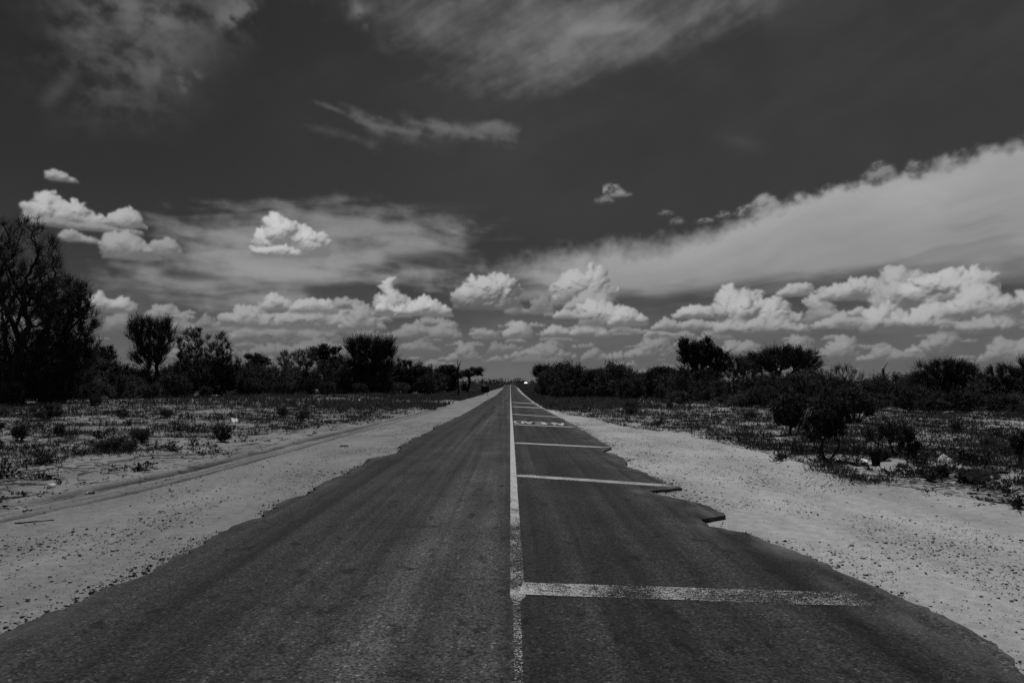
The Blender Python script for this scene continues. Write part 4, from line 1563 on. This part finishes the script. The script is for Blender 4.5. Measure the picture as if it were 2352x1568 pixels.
# ---------------------------------------------------------------- parked car with the sun in its windscreen
def car(px, Y, rz):
    b = at(px, 876, Y)
    b[2] = float(gz(b[0], b[1]))
    t = thing("parked_car", "tiny distant dark car right of the road end with sun flashing on its windscreen", "car", b, rz)
    # front of the car faces -Y
    prof = [(-2.1, .35), (-2.15, .62), (-2.05, .85), (-1.0, .98), (-.25, 1.48), (1.2, 1.50), (1.95, 1.02), (2.15, .95), (2.15, .40), (1.7, .28), (-1.7, .28)]
    bm = bmesh.new()
    L = [bm.verts.new((-.82 if z < 1.1 else -.68, y, z)) for y, z in prof]
    Rr = [bm.verts.new((.82 if z < 1.1 else .68, y, z)) for y, z in prof]
    bm.faces.new(L[::-1])
    bm.faces.new(Rr)
    n = len(prof)
    for i in range(n):
        j = (i + 1) % n
        bm.faces.new((L[i], L[j], Rr[j], Rr[i]))
    bmesh.ops.recalc_face_normals(bm, faces=bm.faces)
    bmesh.ops.bevel(bm, geom=list(bm.edges), offset=.05, segments=2, affect="EDGES")
    bm_obj("body", bm, M_CARPAINT, t)

    def panel(name, c, mat, th=.012):
        bm = bmesh.new()
        vs = [bm.verts.new(p) for p in c]
        f = bm.faces.new(vs)
        bmesh.ops.recalc_face_normals(bm, faces=[f])
        bmesh.ops.solidify(bm, geom=[f], thickness=th)
        return bm_obj(name, bm, mat, t)

    def up(y, z, o=.02):
        return (y - o * .55, z + o * .85)
    (y0, z0), (y1, z1) = up(-.93, 1.03), up(-.32, 1.44)
    panel("windscreen", [(-.72, y0, z0), (.72, y0, z0), (.62, y1, z1), (-.62, y1, z1)], M_GLASS)
    for s in (-1, 1):
        panel("side_window", [(s * .80, -.55, 1.06), (s * .80, 1.5, 1.06), (s * .715, 1.1, 1.42), (s * .715, -.15, 1.42)], M_GLASS)
        bm_obj("headlight", box_v(.34, .06, .15, (s * .58, -2.12, .72), .02), M_LAMP, t)
        bm_obj("mirror", box_v(.16, .10, .12, (s * .93, -.75, 1.05), .02), M_CARPAINT, t)
        for yy_ in (-1.35, 1.35):
            bm = bmesh.new()
            bmesh.ops.create_cone(bm, cap_ends=True, segments=24, radius1=.33, radius2=.33, depth=.22, matrix=Matrix.Translation((s * .76, yy_, .33)) @ Matrix.Rotation(R_(90), 4, "Y"))
            bmesh.ops.bevel(bm, geom=list(bm.edges), offset=.02, segments=1, affect="EDGES")
            w = bm_obj("wheel", bm, M_RUBBER, t)
            bm = bmesh.new()
            bmesh.ops.create_cone(bm, cap_ends=True, segments=20, radius1=.19, radius2=.19, depth=.02, matrix=Matrix.Translation((s * .88, yy_, .33)) @ Matrix.Rotation(R_(90), 4, "Y"))
            bm_obj("rim", bm, M_RIM, w)
    bm_obj("bumper", box_v(1.6, .12, .16, (0, -2.16, .45), .03), M_RUBBER, t)
    bm_obj("grille", box_v(.7, .05, .12, (0, -2.15, .68), .01), M_RUBBER, t)


SUN_AZ, SUN_EL = R_(-14), R_(65)
car(1208, 393, R_(-8))

# ---------------------------------------------------------------- light
sd = np.array([math.sin(SUN_AZ) * math.cos(SUN_EL), math.cos(SUN_AZ) * math.cos(SUN_EL), math.sin(SUN_EL)])
sun_d = bpy.data.lights.new("sun", "SUN")
sun_d.energy = 3.4
sun_d.angle = R_(.53)
sun = bpy.data.objects.new("sun", sun_d)
COL.objects.link(sun)
sun.rotation_euler = Vector(-sd).to_track_quat("-Z", "Y").to_euler()
sun.location = Vector(sd) * 100

# ---------------------------------------------------------------- sky
# The sky is the Nishita sky with two cloud layers laid over it by direction (azimuth / elevation).
# The cloud cover is computed here: rows run from -2 to 65 degrees elevation, columns over 180 degrees of azimuth.
RES, AZ0, AZ1, EL0, EL1 = 20.0, -90.0, 90.0, -2.0, 65.0
NW, NH = int((AZ1 - AZ0) * RES), int((EL1 - EL0) * RES)


def sky_dir(px, py):
    d = ray(px, py)
    return math.degrees(math.atan2(d[0], d[1])), math.degrees(math.asin(d[2]))


def gauss(img, sx, sy):
    h, w = img.shape
    ph, pw = int(sy * 3) + 1, int(sx * 3) + 1
    p = np.pad(img, ((ph, ph), (pw, pw)), mode="edge")
    fy = np.fft.fftfreq(p.shape[0])[:, None]
    fx = np.fft.rfftfreq(p.shape[1])[None]
    k = np.exp(-2 * (np.pi ** 2) * ((sx * fx) ** 2 + (sy * fy) ** 2))
    q = np.fft.irfft2(np.fft.rfft2(p) * k, s=p.shape)
    return q[ph:ph + h, pw:pw + w].astype(np.float32)


HR = 10.0
hw, hh = int((AZ1 - AZ0) * HR), int((EL1 - EL0) * HR)
HAZ, HEL = np.meshgrid(AZ0 + (np.arange(hw) + .5) / HR, EL0 + (np.arange(hh) + .5) / HR)
h_rad = np.zeros((hh, hw), np.float32)
h_alp = np.zeros((hh, hw), np.float32)


def h_over(r, a):
    global h_rad, h_alp
    a = np.clip(a, 0, 1)
    h_rad = r * a + h_rad * (1 - a)
    h_alp = a + h_alp * (1 - a)


def h_cut(a):
    global h_rad, h_alp
    h_rad = h_rad * (1 - a)
    h_alp = h_alp * (1 - a)


def poly_mask(pts, sx, sy=None):
    P = np.array([sky_dir(*p) for p in pts])
    ins = np.zeros((hh, hw), bool)
    i0, i1 = max(0, int((P[:, 1].min() - EL0) * HR) - 2), min(hh, int((P[:, 1].max() - EL0) * HR) + 3)
    j0, j1 = max(0, int((P[:, 0].min() - AZ0) * HR) - 2), min(hw, int((P[:, 0].max() - AZ0) * HR) + 3)
    A, E = HAZ[i0:i1, j0:j1], HEL[i0:i1, j0:j1]
    sub = np.zeros(A.shape, bool)
    for a, b in zip(P, np.roll(P, -1, axis=0)):
        if a[1] == b[1]:
            continue
        c = ((E >= min(a[1], b[1])) & (E < max(a[1], b[1])))
        xx = a[0] + (E - a[1]) * (b[0] - a[0]) / (b[1] - a[1])
        sub ^= c & (A < xx)
    ins[i0:i1, j0:j1] = sub
    return gauss(ins.astype(np.float32), sx, sy or sx)


def streaks(ang, along, across, seed, octv=5, warp=1.5):
    c, s = math.cos(R_(ang)), math.sin(R_(ang))
    w1 = fbm(HAZ * .12, HEL * .12, 3, seed + 5) - .5
    U = (HAZ * c + HEL * s) / along + w1 * warp
    V = (-HAZ * s + HEL * c) / across + w1 * warp
    return fbm(U, V, octv, seed, .55)


n_soft = fbm(HAZ * .16, HEL * .22, 6, 201, .55)
n_fine = fbm(HAZ * .7, HEL * .9, 5, 202, .6)
st_up = streaks(22, 9, 1.6, 210)
st_flat = streaks(4, 8, 1.0, 211)
st_dn = streaks(-14, 6, .9, 212)

def fray_(m, st, k=.8, lo=.25, hi=.95):
    return sstep(lo, hi, m + (st - .5) * k * 2) * sstep(0.01, .2, m)


# thin veils over the upper sky, fading out to the left
h_over(.085, sstep(.42, .75, .5 * st_up + .5 * n_soft) * sstep(12, 30, HEL) * .45 * sstep(-28, 2, HAZ))
h_over(.050, .78 * sstep(-34, 4, HAZ) * sstep(6, 15, HEL) * (.75 + .5 * (n_soft - .25)) * (1 - .5 * sstep(26, 36, HAZ) * sstep(24, 34, HEL)))  # veil added to put a lens-like darkening of left and corner into the sky
# upper left: mottled cloud
m = poly_mask([(90, -60), (130, 60), (100, 170), (120, 230), (250, 240), (330, 250), (430, 200), (420, 120), (560, 60), (620, -80)], 16)
h_over(.135, m * sstep(.30, .72, .55 * n_soft + .45 * n_fine) * .85)
m = poly_mask([(200, 5), (330, 0), (410, 30), (400, 75), (370, 60), (290, 25), (200, 30)], 5)
h_over(.21, m * sstep(.32, .7, n_fine) * .55)
m = poly_mask([(490, 30), (540, -10), (590, 10), (600, 45), (545, 65), (500, 60)], 3)
h_over(.17, m * sstep(.35, .62, n_fine) * .7)
m = poly_mask([(350, 160), (450, 165), (470, 190), (430, 212), (380, 195)], 3)
h_over(.15, m * sstep(.40, .6, n_fine) * .6)
m = poly_mask([(95, 235), (170, 160), (185, 165), (110, 245)], 3)
h_over(.11, m * .6)
m = poly_mask([(800, 5), (830, 0), (840, 40), (860, 55), (840, 62), (810, 30)], 3)
h_over(.15, m * sstep(.35, .6, n_fine) * .7)
# upper middle: bright cirrus sheet
m = poly_mask([(640, -80), (800, 20), (940, 90), (1040, 120), (1080, 165), (1190, 182), (1290, 162), (1420, 140), (1520, 90), (1680, 30), (1880, -80)], 28, 17)
h_over(.23, fray_(m, .35 * st_up + .4 * n_soft + .25 * n_fine, .8, .02, 1.25) * np.clip(.35 + 1.3 * (.5 * n_soft + .5 * st_up - .25), 0, 1))
m = poly_mask([(960, 120), (1060, 128), (1090, 150), (1010, 140)], 4, 2)
h_cut(m * .5)
m = poly_mask([(1280, 60), (1400, 48), (1470, 62), (1500, 72), (1420, 80), (1320, 80)], 5, 3)
h_over(.25, m * sstep(.3, .7, st_flat) * .6)
# upper middle: torn streaks
for pl, k, v in (([(690, 224), (735, 232), (830, 268), (900, 288), (960, 300), (940, 312), (860, 296), (790, 266)], 2.2, .17), ([(755, 222), (800, 245), (880, 268), (920, 288), (860, 282), (800, 262)], 3, .14),
                 ([(660, 282), (760, 290), (850, 318), (980, 330), (940, 340), (830, 328), (740, 302)], 4, .10), ([(900, 292), (1000, 268), (1020, 280), (1080, 296), (1140, 270), (1200, 290), (1180, 326), (1080, 318), (960, 312)], 3.5, .19),
                 ([(850, 270), (1000, 300), (1180, 300), (1230, 330), (1060, 345), (860, 325)], 12, .10)):
    m = poly_mask(pl, k, k * .7)
    h_over(v * .95, fray_(m, .5 * st_dn + .5 * n_fine, .9, .10, 1.2) * np.clip(.3 + 1.6 * (.5 * st_dn + .5 * n_fine - .3), 0, 1))
m = poly_mask([(1640, 310), (1700, 312), (1750, 340), (1760, 352), (1690, 332)], 5, 3)
h_over(.085, m * .5)
# left veil
def fray(m, st, k=.9, lo=.34, hi=.80):
    return sstep(lo, hi, m + (st - .5) * k * 2) * sstep(0.01, .2, m)


m = poly_mask([(340, 512), (470, 494), (600, 478), (780, 478), (920, 496), (1060, 520), (1150, 548), (1140, 600), (1060, 640), (960, 648), (860, 654), (760, 664), (660, 690), (560, 706), (470, 704), (380, 676), (290, 645),
               (180, 622), (140, 604), (260, 606), (400, 628), (520, 648), (540, 640), (420, 612), (300, 596), (390, 560)], 20, 11)
fan = .45 * st_flat + .30 * streaks(-9, 7, .8, 213) + .25 * n_fine
h_over(.27, fray(m, fan, 1.15, .16, 1.2) * .95)
m = poly_mask([(440, 560), (620, 560), (800, 590), (900, 600), (820, 640), (700, 668), (620, 690), (560, 660), (500, 620)], 14, 8)
h_over(.31, m * np.clip(.45 + 1.6 * (fan - .38), 0, 1))
for pl, a, k in (([(870, 588), (1010, 572), (1160, 590), (1110, 610), (980, 618), (900, 604)], .75, 4), ([(380, 618), (460, 626), (540, 640), (440, 646), (360, 634)], .75, 2.5), ([(540, 512), (700, 516), (760, 528), (640, 530)], .45, 4),
                 ([(760, 560), (860, 552), (900, 560), (800, 572)], .35, 4), ([(1000, 540), (1200, 540), (1260, 560), (1120, 580)], .5, 5), ([(690, 662), (780, 650), (900, 656), (960, 668), (880, 690), (720, 690)], .85, 3)):
    h_cut(poly_mask(pl, k, k * .6) * a)
h_over(.10, poly_mask([(420, 505), (600, 470), (1000, 470), (1250, 505), (1000, 510)], 10, 4) * sstep(.4, .7, st_flat) * .7)

# the great band that rises to the right
TOP = np.array([sky_dir(*p) for p in [(880, 668), (1000, 640), (1100, 606), (1180, 588), (1250, 572), (1330, 556), (1400, 545), (1500, 543), (1600, 530), (1660, 515), (1720, 492), (1780, 472), (1830, 455), (1900, 438), (1960, 425), (2010, 418), (2060, 400), (2120, 386), (2200, 360), (2270, 346), (2352, 332), (2600, 275), (3000, 200), (3600, 120)]])
BOT = np.array([sky_dir(*p) for p in [(880, 672), (1040, 668), (1150, 670), (1300, 680), (1500, 676), (1700, 664), (1900, 646), (2100, 632), (2352, 640), (2700, 640), (3600, 600)]])
top = np.interp(HAZ, TOP[:, 0], TOP[:, 1])
bot = np.interp(HAZ, BOT[:, 0], BOT[:, 1])
crisp = sstep(10, 24, HAZ)
ragged = (n_fine - .5) * (1.2 + .9 * np.exp(-((HAZ - 24.5) / 6) ** 2)) + (fbm(HAZ * 2.2, HEL * 2.2, 4, 231, .6) - .5) * .7
cov = sstep(-.45, .75 + 1.6 * (1 - crisp), top - HEL + ragged) * sstep(-1.2, 1.6, HEL - bot + (st_flat - .5) * 3) * sstep(-7.5, 5.0, HAZ + (st_flat - .5) * 8)
body = .325 + .10 * sstep(6, 0, top - HEL) + .05 * (n_soft - .5) - .07 * sstep(.45, .75, streaks(9, 14, 1.6, 240, 4)) * sstep(1.5, 5, top - HEL) * sstep(14, 24, HAZ)
h_over(body, cov * (.80 + .22 * (streaks(12, 11, 1.5, 250) - .35)))
# pale murk low over the horizon
h_over(.14 + .05 * (st_flat - .5), sstep(8.5, 2.5, HEL + (n_soft - .5) * 4) * .62)

rad = np.repeat(np.repeat(h_rad, 2, 0), 2, 1)
alp = np.repeat(np.repeat(h_alp, 2, 0), 2, 1)
rad, alp = gauss(rad, 1.0, 1.0), gauss(alp, 1.0, 1.0)


def cumulus(x0, x1, yt, yb, prof, bright=.42, dark=.15, seed=0, wisp=.25, dens=1.0, deg=None, thick=.97, shred=0):
    global rad, alp
    r = np.random.default_rng(1000 + seed)
    if deg is None:
        xc = .5 * (x0 + x1)
        a0, _ = sky_dir(x0, yb)
        a1, _ = sky_dir(x1, yb)
        _, e0 = sky_dir(xc, yb)
        _, e1 = sky_dir(xc, yt)
    else:
        a0, a1, e0, e1 = deg
    W, H = a1 - a0, e1 - e0
    m = .25 * H + .15
    j0, j1 = max(0, int((a0 - m - AZ0) * RES)), min(NW, int((a1 + m - AZ0) * RES))
    i0, i1 = max(0, int((e0 - m - EL0) * RES)), min(NH, int((e1 + m - EL0) * RES))
    if j1 - j0 < 3 or i1 - i0 < 3:
        return
    X, Y = np.meshgrid(AZ0 + (np.arange(j0, j1) + .5) / RES - a0, EL0 + (np.arange(i0, i1) + .5) / RES - e0)
    f1 = 2.6 / H
    WX = X + (fbm(X * f1, Y * f1, 4, seed * 3 + 1, .6) - .5) * .27 * H + (fbm(X * f1 * 4, Y * f1 * 4, 3, seed * 3 + 7, .6) - .5) * .075 * H
    WY = Y + (fbm(X * f1, Y * f1, 4, seed * 3 + 2, .6) - .5) * .27 * H + (fbm(X * f1 * 4, Y * f1 * 4, 3, seed * 3 + 8, .6) - .5) * .09 * H
    prof = np.asarray(prof, float)
    xp = np.linspace(0, 1, len(prof))
    puffs = []
    nb = int((5 + 7 * W / H) * dens)
    for i in range(nb):
        t = (i + r.random()) / nb
        h = np.interp(t, xp, prof) * H
        if h < .06 * H:
            continue
        rr = min(r.uniform(.2, .38) * max(h, .3 * H), .5 * h + .02 * H)
        y = r.uniform(.1, 1.0) * max(h - rr, .01) + .0
        if i % 2 == 0:
            y = max(h - rr * 1.05, 0)
        puffs.append((t * W, y, r.uniform(-.2, .2) * H, rr))
        yy_ = y - rr * .9
        while yy_ > 0:
            puffs.append((t * W + r.normal() * .2 * rr, yy_, r.uniform(-.1, .25) * H, rr * r.uniform(.8, 1.1)))
            yy_ -= rr * .9
    lev = list(puffs)
    for gen, (kk, s0, s1) in enumerate(((6, .36, .58), (4, .35, .6))):
        nxt = []
        for (px_, py_, pz_, rr) in lev:
            for k in range(kk):
                th = r.uniform(-.5, math.pi + .5)
                q = rr * r.uniform(.55, .95)
                r2 = rr * r.uniform(s0, s1)
                if py_ + math.sin(th) * q + r2 > 1.12 * H:
                    continue
                nxt.append((px_ + math.cos(th) * q, py_ + math.sin(th) * q, pz_ + rr * r.uniform(0, .6), r2))
        puffs += nxt
        lev = nxt
    Z = np.full(X.shape, -9.0)
    S = np.full(X.shape, -1.0)
    for (px_, py_, pz_, rr) in puffs:
        ja, jb = int((px_ - 1.9 * rr - .2 * H - X[0, 0]) * RES), int((px_ + 1.9 * rr + .2 * H - X[0, 0]) * RES) + 2
        ia, ib = int((py_ - 1.9 * rr - .2 * H - Y[0, 0]) * RES), int((py_ + 1.9 * rr + .2 * H - Y[0, 0]) * RES) + 2
        ja, ia = max(ja, 0), max(ia, 0)
        if jb <= ja or ib <= ia:
            continue
        dx, dy = WX[ia:ib, ja:jb] - px_, WY[ia:ib, ja:jb] - py_
        q = (dx * dx + dy * dy) / (rr * rr)
        z = pz_ + rr * np.sqrt(np.maximum(1 - q, 0)) - 9 * (q > 1)
        Z[ia:ib, ja:jb] = np.maximum(Z[ia:ib, ja:jb], z)
        S[ia:ib, ja:jb] = np.maximum(S[ia:ib, ja:jb], (1 - np.sqrt(q)) * min(1.0, rr / (.12 * H)))
    inside = Z > -5
    if not inside.any():
        return
    Zf = np.where(inside, Z, np.percentile(Z[inside], 15) - .05 * H)
    sg = max(2.0, .2 * H * RES)
    Zs = .62 * gauss(Zf, .9, .9) + .5 * gauss(Zf, 3.0, 3.0) + .35 * gauss(Zf, 6, 6) + .9 * H * gauss(inside.astype(np.float32), sg, sg) + (fbm(X * 9 / H, Y * 9 / H, 4, seed + 50, .55) - .5) * .06 * H
    gy, gx = np.gradient(Zs, 1 / RES)
    nz = 1 / np.sqrt(gx * gx + gy * gy + 1)
    nx_, ny_ = -gx * nz, -gy * nz
    lam = np.clip(-.30 * nx_ + .80 * ny_ + .42 * nz, 0, 1)
    hl = np.interp(np.clip(X / W, 0, 1), xp, np.maximum(prof, .2)) * H
    tt = np.clip(Y / hl, 0, 1.1)
    occ = .14 + .86 * sstep(.02, .70, tt + (fbm(X * f1 * .8, Y * f1 * .8, 3, seed + 90) - .5) * .5)
    L = dark * .95 + (bright - dark) * (lam ** .95) * occ * 1.36
    L = gauss(L, .9, .9)
    fl = sstep(-.02 * H, .14 * H, Y + (fbm(X * 2 / H, Y * 4 / H, 3, seed + 70) - .5) * .18 * H)
    a = sstep(-.10, .36, S + wisp * (fbm(X * 7 / H, Y * 7 / H, 4, seed + 33, .6) - .5)) * fl
    a = gauss(a, .9, .9) * thick
    if shred:
        a = gauss(a, 2.4, 1.3) * (.25 + .85 * sstep(.34, .68, fbm((X + .5 * Y) * 1.6 / H, (Y - .3 * X) * 3 / H, 5, seed + 61, .6)))
        L = gauss(L, 2.0, 2.0)
    sl = (slice(i0, i1), slice(j0, j1))
    rad[sl] = L * a + rad[sl] * (1 - a)
    alp[sl] = a + alp[sl] * (1 - a)


# far, low, hazy row all along the horizon
rr_ = np.random.default_rng(12)
for i in range(230):
    a = rr_.uniform(-88, 88)
    e = rr_.uniform(.3, 4.2)
    w = rr_.uniform(.9, 2.8) * (.5 + .16 * e)
    h = w * rr_.uniform(.22, .5)
    cumulus(0, 0, 0, 0, rr_.uniform(.25, 1, 5) * np.array([.4, 1, 1, 1, .4]), .205 + .022 * e, .125 + .004 * e, 2000 + i, .4, .7, (a, a + w, e, e + h), .72)
for i in range(46):
    x = rr_.uniform(330, 1030) if i < 32 else rr_.uniform(1050, 1560)
    w = rr_.uniform(36, 120)
    y = rr_.uniform(712, 826)
    cumulus(x, x + w, y - w * rr_.uniform(.22, .42), y, rr_.uniform(.3, 1, 5) * np.array([.5, 1, 1, 1, .5]), .33 - .0011 * (y - 712), .14, 4000 + i, .4, .8, None, .8)
# outside the picture on both sides
for i in range(44):
    s = 1 if i % 2 else -1
    a = s * rr_.uniform(39, 86)
    e = 3.5 + 16 * rr_.random() ** 1.8
    w = rr_.uniform(3, 9)
    a = a if s > 0 else a - w
    cumulus(0, 0, 0, 0, rr_.uniform(.3, 1, 5) * np.array([.4, 1, 1, 1, .4]), .33, .14, 3000 + i, .25, 1, (a, a + w, e, e + w * rr_.uniform(.25, .5)))

CL = [  # measured in the photograph: x0, x1, top, base, outline heights, bright, dark
    # pale banks low behind
    (380, 570, 722, 768, (.3, .8, .5, 1, .4, .6, .2), .21, .13), (520, 880, 735, 790, (.4, .8, .6, .9, .6, 1, .7, .5), .23, .13), (560, 880, 778, 822, (.4, .7, .6, 1, .7, .8, .3), .20, .13), (230, 300, 712, 770, (.2, .6, 1, .6), .22, .12),
    (940, 1012, 780, 812, (.4, 1, .7, .3), .19, .13), (1028, 1105, 788, 832, (.3, .6, 1, .8, .3), .24, .13), (1160, 1320, 780, 830, (.3, .5, .6, .5, 1, .7, .5, .3), .23, .13), (1335, 1420, 798, 832, (.4, 1, .6, .4), .22, .13),
    (1400, 1545, 776, 828, (.3, .5, .4, .6, 1, 1, .4), .25, .13), (1660, 1745, 780, 822, (.7, 1, .8, 1, .4), .25, .13), (1790, 1890, 770, 826, (.3, .8, 1, .5, .3), .24, .13), (1860, 1985, 770, 832, (.2, .4, .8, 1, .6, .2), .26, .13),
    (1970, 2130, 792, 832, (.3, .5, 1, .8, .6, .8, .4), .24, .13), (2080, 2210, 760, 815, (.3, .4, .5, 1, 1, .2), .26, .13), (2230, 2420, 775, 838, (.2, .5, 1, .7, .9, 1), .26, .13), (1180, 1290, 806, 838, (.4, .8, .5, .6), .17, .13),
    # middle row
    (880, 1060, 740, 782, (.4, .6, 1, .7, .8, .4), .23, .13), (1080, 1130, 755, 774, (.6, 1, .6), .26, .15), (1158, 1216, 738, 780, (.4, .9, 1, .5), .30, .15), (1245, 1405, 742, 778, (.5, .9, .5, 1, .8, .5), .29, .14), (1400, 1460, 745, 768, (.5, 1, .4), .24, .15),
    (1480, 1550, 755, 776, (.4, 1, .6, .4), .27, .15), (1500, 1660, 728, 762, (.4, 1, .6, .9, .7, .4), .28, .14), (520, 840, 690, 762, (.5, .9, .5, .8, .9, .6, .5), .30, .15), (600, 680, 676, 716, (.4, 1, .8, .3), .37, .17), (668, 772, 682, 722, (.5, .9, 1, .9, .5), .36, .18),
    (780, 880, 700, 762, (.3, .6, 1, .6, .4), .27, .15), (850, 905, 668, 730, (.1, .4, 1, .6), .30, .17), (1160, 1270, 676, 724, (.4, .5, .3, 1, .4), .24, .17), (2340, 2440, 660, 760, (.8, 1, .7), .33, .14),
    # right hand heaps
    (1545, 1760, 690, 732, (.4, .7, .8, .6, .8, .9, .7), .37, .17), (1650, 1845, 648, 764, (.5, .9, 1, .7, .75, .5, .3), .38, .14), (1640, 1860, 708, 772, (.5, .5, .6, .7, .5, .4), .30, .13), (1788, 1866, 650, 682, (.5, .9, 1, .8), .34, .17),
    (1870, 1925, 664, 750, (1, .9, .6, .4), .33, .16), (1865, 1998, 716, 758, (.4, .6, 1, .8, .6), .29, .15), (1950, 2004, 704, 728, (.6, 1, .5), .31, .16), (1890, 2032, 634, 692, (.4, .7, .8, .9, 1, .5), .36, .16),
    (2000, 2120, 606, 740, (.3, .7, .9, 1, .6, .4), .34, .15), (2080, 2268, 613, 706, (.6, .8, .9, .9, 1, .9), .39, .14), (2000, 2330, 660, 770, (.6, .8, .5, .6, .7, .6, 1, .7, .3), .35, .13), (2160, 2330, 654, 735, (.4, .7, 1, .9, .6), .36, .14), (2200, 2340, 700, 768, (.4, .6, .6, .4), .27, .13),
    # the single heaps in the middle
    (868, 985, 643, 724, (.3, 1, .7, .5, .4, .3), .41, .18), (880, 1036, 680, 730, (.7, .5, .7, 1, .8, .4), .42, .17), (1048, 1184, 632, 714, (.6, .85, 1, 1, .9, .7), .38, .12),
    (1284, 1395, 611, 706, (.6, .85, .9, .8, 1, .6), .38, .17), (1295, 1400, 655, 716, (.3, .6, .8, .7, .5), .30, .15), (1340, 1480, 672, 755, (.8, .9, .7, .6, .5, .2), .38, .15), (1400, 1482, 706, 752, (.4, 1, .9, .5), .38, .16), (1270, 1350, 708, 734, (.4, 1, .6, .3), .33, .17),
    # left
    (578, 742, 497, 596, (.3, .45, .8, 1, 1, .9, .78, .75, .55), .48, .20), (582, 690, 560, 590, (.6, .7, 1, .6), .44, .2), (55, 240, 447, 524, (.3, .95, 1, .8, .8, .6, .4), .40, .16), (235, 320, 470, 524, (.3, .7, 1, .6), .36, .17), (60, 330, 500, 530, (.4, .8, .6, .7, .5, .4), .25, .14),
    (104, 178, 388, 418, (.5, 1, .5, .3), .31, .14), (142, 246, 527, 560, (.7, 1, .6, .5, .2), .27, .14), (248, 350, 532, 600, (.9, 1, .9, .6), .30, .16), (330, 414, 548, 590, (.4, .9, 1, .5), .27, .16),
    (196, 304, 674, 720, (.5, 1, .7, .9, .6), .35, .15), (150, 205, 700, 720, (.5, 1, .5), .27, .15), (-60, 30, 640, 690, (1, .7, .4), .32, .15),
    # shreds
    (1396, 1446, 422, 452, (1, .9, .5, .2), .30, .12), (1370, 1408, 450, 466, (.6, 1, .4), .20, .10), (1735, 1790, 446, 490, (.4, 1, .9, .3), .33, .2), (1688, 1740, 470, 496, (.3, .8, 1, .4), .27, .15), (1990, 2060, 373, 420, (.6, .9, 1, .8, .3), .24, .12), (2086, 2112, 364, 392, (.4, 1, .6), .2, .12),
    (1540, 1572, 500, 514, (.5, 1, .5), .22, .13), (1600, 1640, 500, 512, (.5, 1, .5), .22, .13), (1514, 1545, 482, 494, (.5, 1, .5), .18, .10), (1645, 1680, 484, 500, (.3, 1, .5), .2, .12)]
for i, c in enumerate(CL):
    cumulus(*c[:5], c[5] * 1.08, c[6] if i < len(CL) - 10 else .8 * c[5], i, .6 if i >= len(CL) - 10 else .32, shred=i >= len(CL) - 10, thick=.75 if i >= len(CL) - 10 else .8 if c[5] < .27 else .97)

SKY_STRENGTH = .10
img = bpy.data.images.new("cloud_cover", NW, NH, alpha=True, float_buffer=True, is_data=True)
buf = np.ones((NH, NW, 4), np.float32)
buf[..., 0] = rad
buf[..., 1] = alp
buf[..., 2] = 0
img.pixels.foreach_set(buf.ravel())
img.update()
img.pack()
del buf

w = bpy.data.worlds.new("World")
sc.world = w
w.use_nodes = True
nt = w.node_tree
N, L = nt.nodes.new, nt.links.new
bg = nt.nodes["Background"]
sk = N("ShaderNodeTexSky")
sk.sky_type = "NISHITA"
sk.sun_disc = False
sk.sun_elevation = SUN_EL
sk.sun_rotation = SUN_AZ % (2 * math.pi)
sk.altitude = 1000
sk.air_density = 1.0
sk.dust_density = .25
sc_ = N("ShaderNodeSeparateColor")      # black and white film behind a red filter: only the red of the blue sky counts
L(sk.outputs[0], sc_.inputs[0])
tc = N("ShaderNodeTexCoord")
sx = N("ShaderNodeSeparateXYZ")
L(tc.outputs["Generated"], sx.inputs[0])


def mth(op, a, b=None, c=None):
    q = N("ShaderNodeMath")
    q.operation = op
    for i, v in enumerate((a, b, c)):
        if v is None:
            continue
        if isinstance(v, (int, float)):
            q.inputs[i].default_value = v
        else:
            L(v, q.inputs[i])
    return q.outputs[0]


az = mth("ARCTAN2", sx.outputs[0], sx.outputs[1])
el = mth("ARCSINE", sx.outputs[2])
uu = mth("MULTIPLY_ADD", az, 1 / math.pi, .5)
vv = mth("MULTIPLY_ADD", el, 180 / math.pi / (EL1 - EL0), -EL0 / (EL1 - EL0))
cb = N("ShaderNodeCombineXYZ")
L(uu, cb.inputs[0])
L(vv, cb.inputs[1])
it = N("ShaderNodeTexImage")
it.image = img
it.extension = "MIRROR"
it.interpolation = "Linear"
L(cb.outputs[0], it.inputs[0])
ci = N("ShaderNodeSeparateColor")
L(it.outputs["Color"], ci.inputs[0])
SKY_GAIN = .125
base = mth("MULTIPLY", sc_.outputs[0], SKY_GAIN)
clear = mth("MULTIPLY", base, mth("SUBTRACT", 1.0, ci.outputs[1]))
tot = mth("MULTIPLY_ADD", ci.outputs[0], 1 / SKY_STRENGTH, clear)
L(tot, bg.inputs["Color"])
bg.inputs["Strength"].default_value = SKY_STRENGTH


# ---------------------------------------------------------------- render settings
sc.view_settings.view_transform = "Standard"
sc.view_settings.look = "None"
sc.view_settings.exposure = 0
sc.view_settings.gamma = 1
sc.render.engine = "CYCLES"
sc.cycles.max_bounces = 5
sc.cycles.diffuse_bounces = 2
sc.cycles.glossy_bounces = 2
sc.cycles.transparent_max_bounces = 8
sc.cycles.use_denoising = False
sc.cycles.sample_clamp_indirect = 2.0
sc.cycles.sample_clamp_direct = 3.0
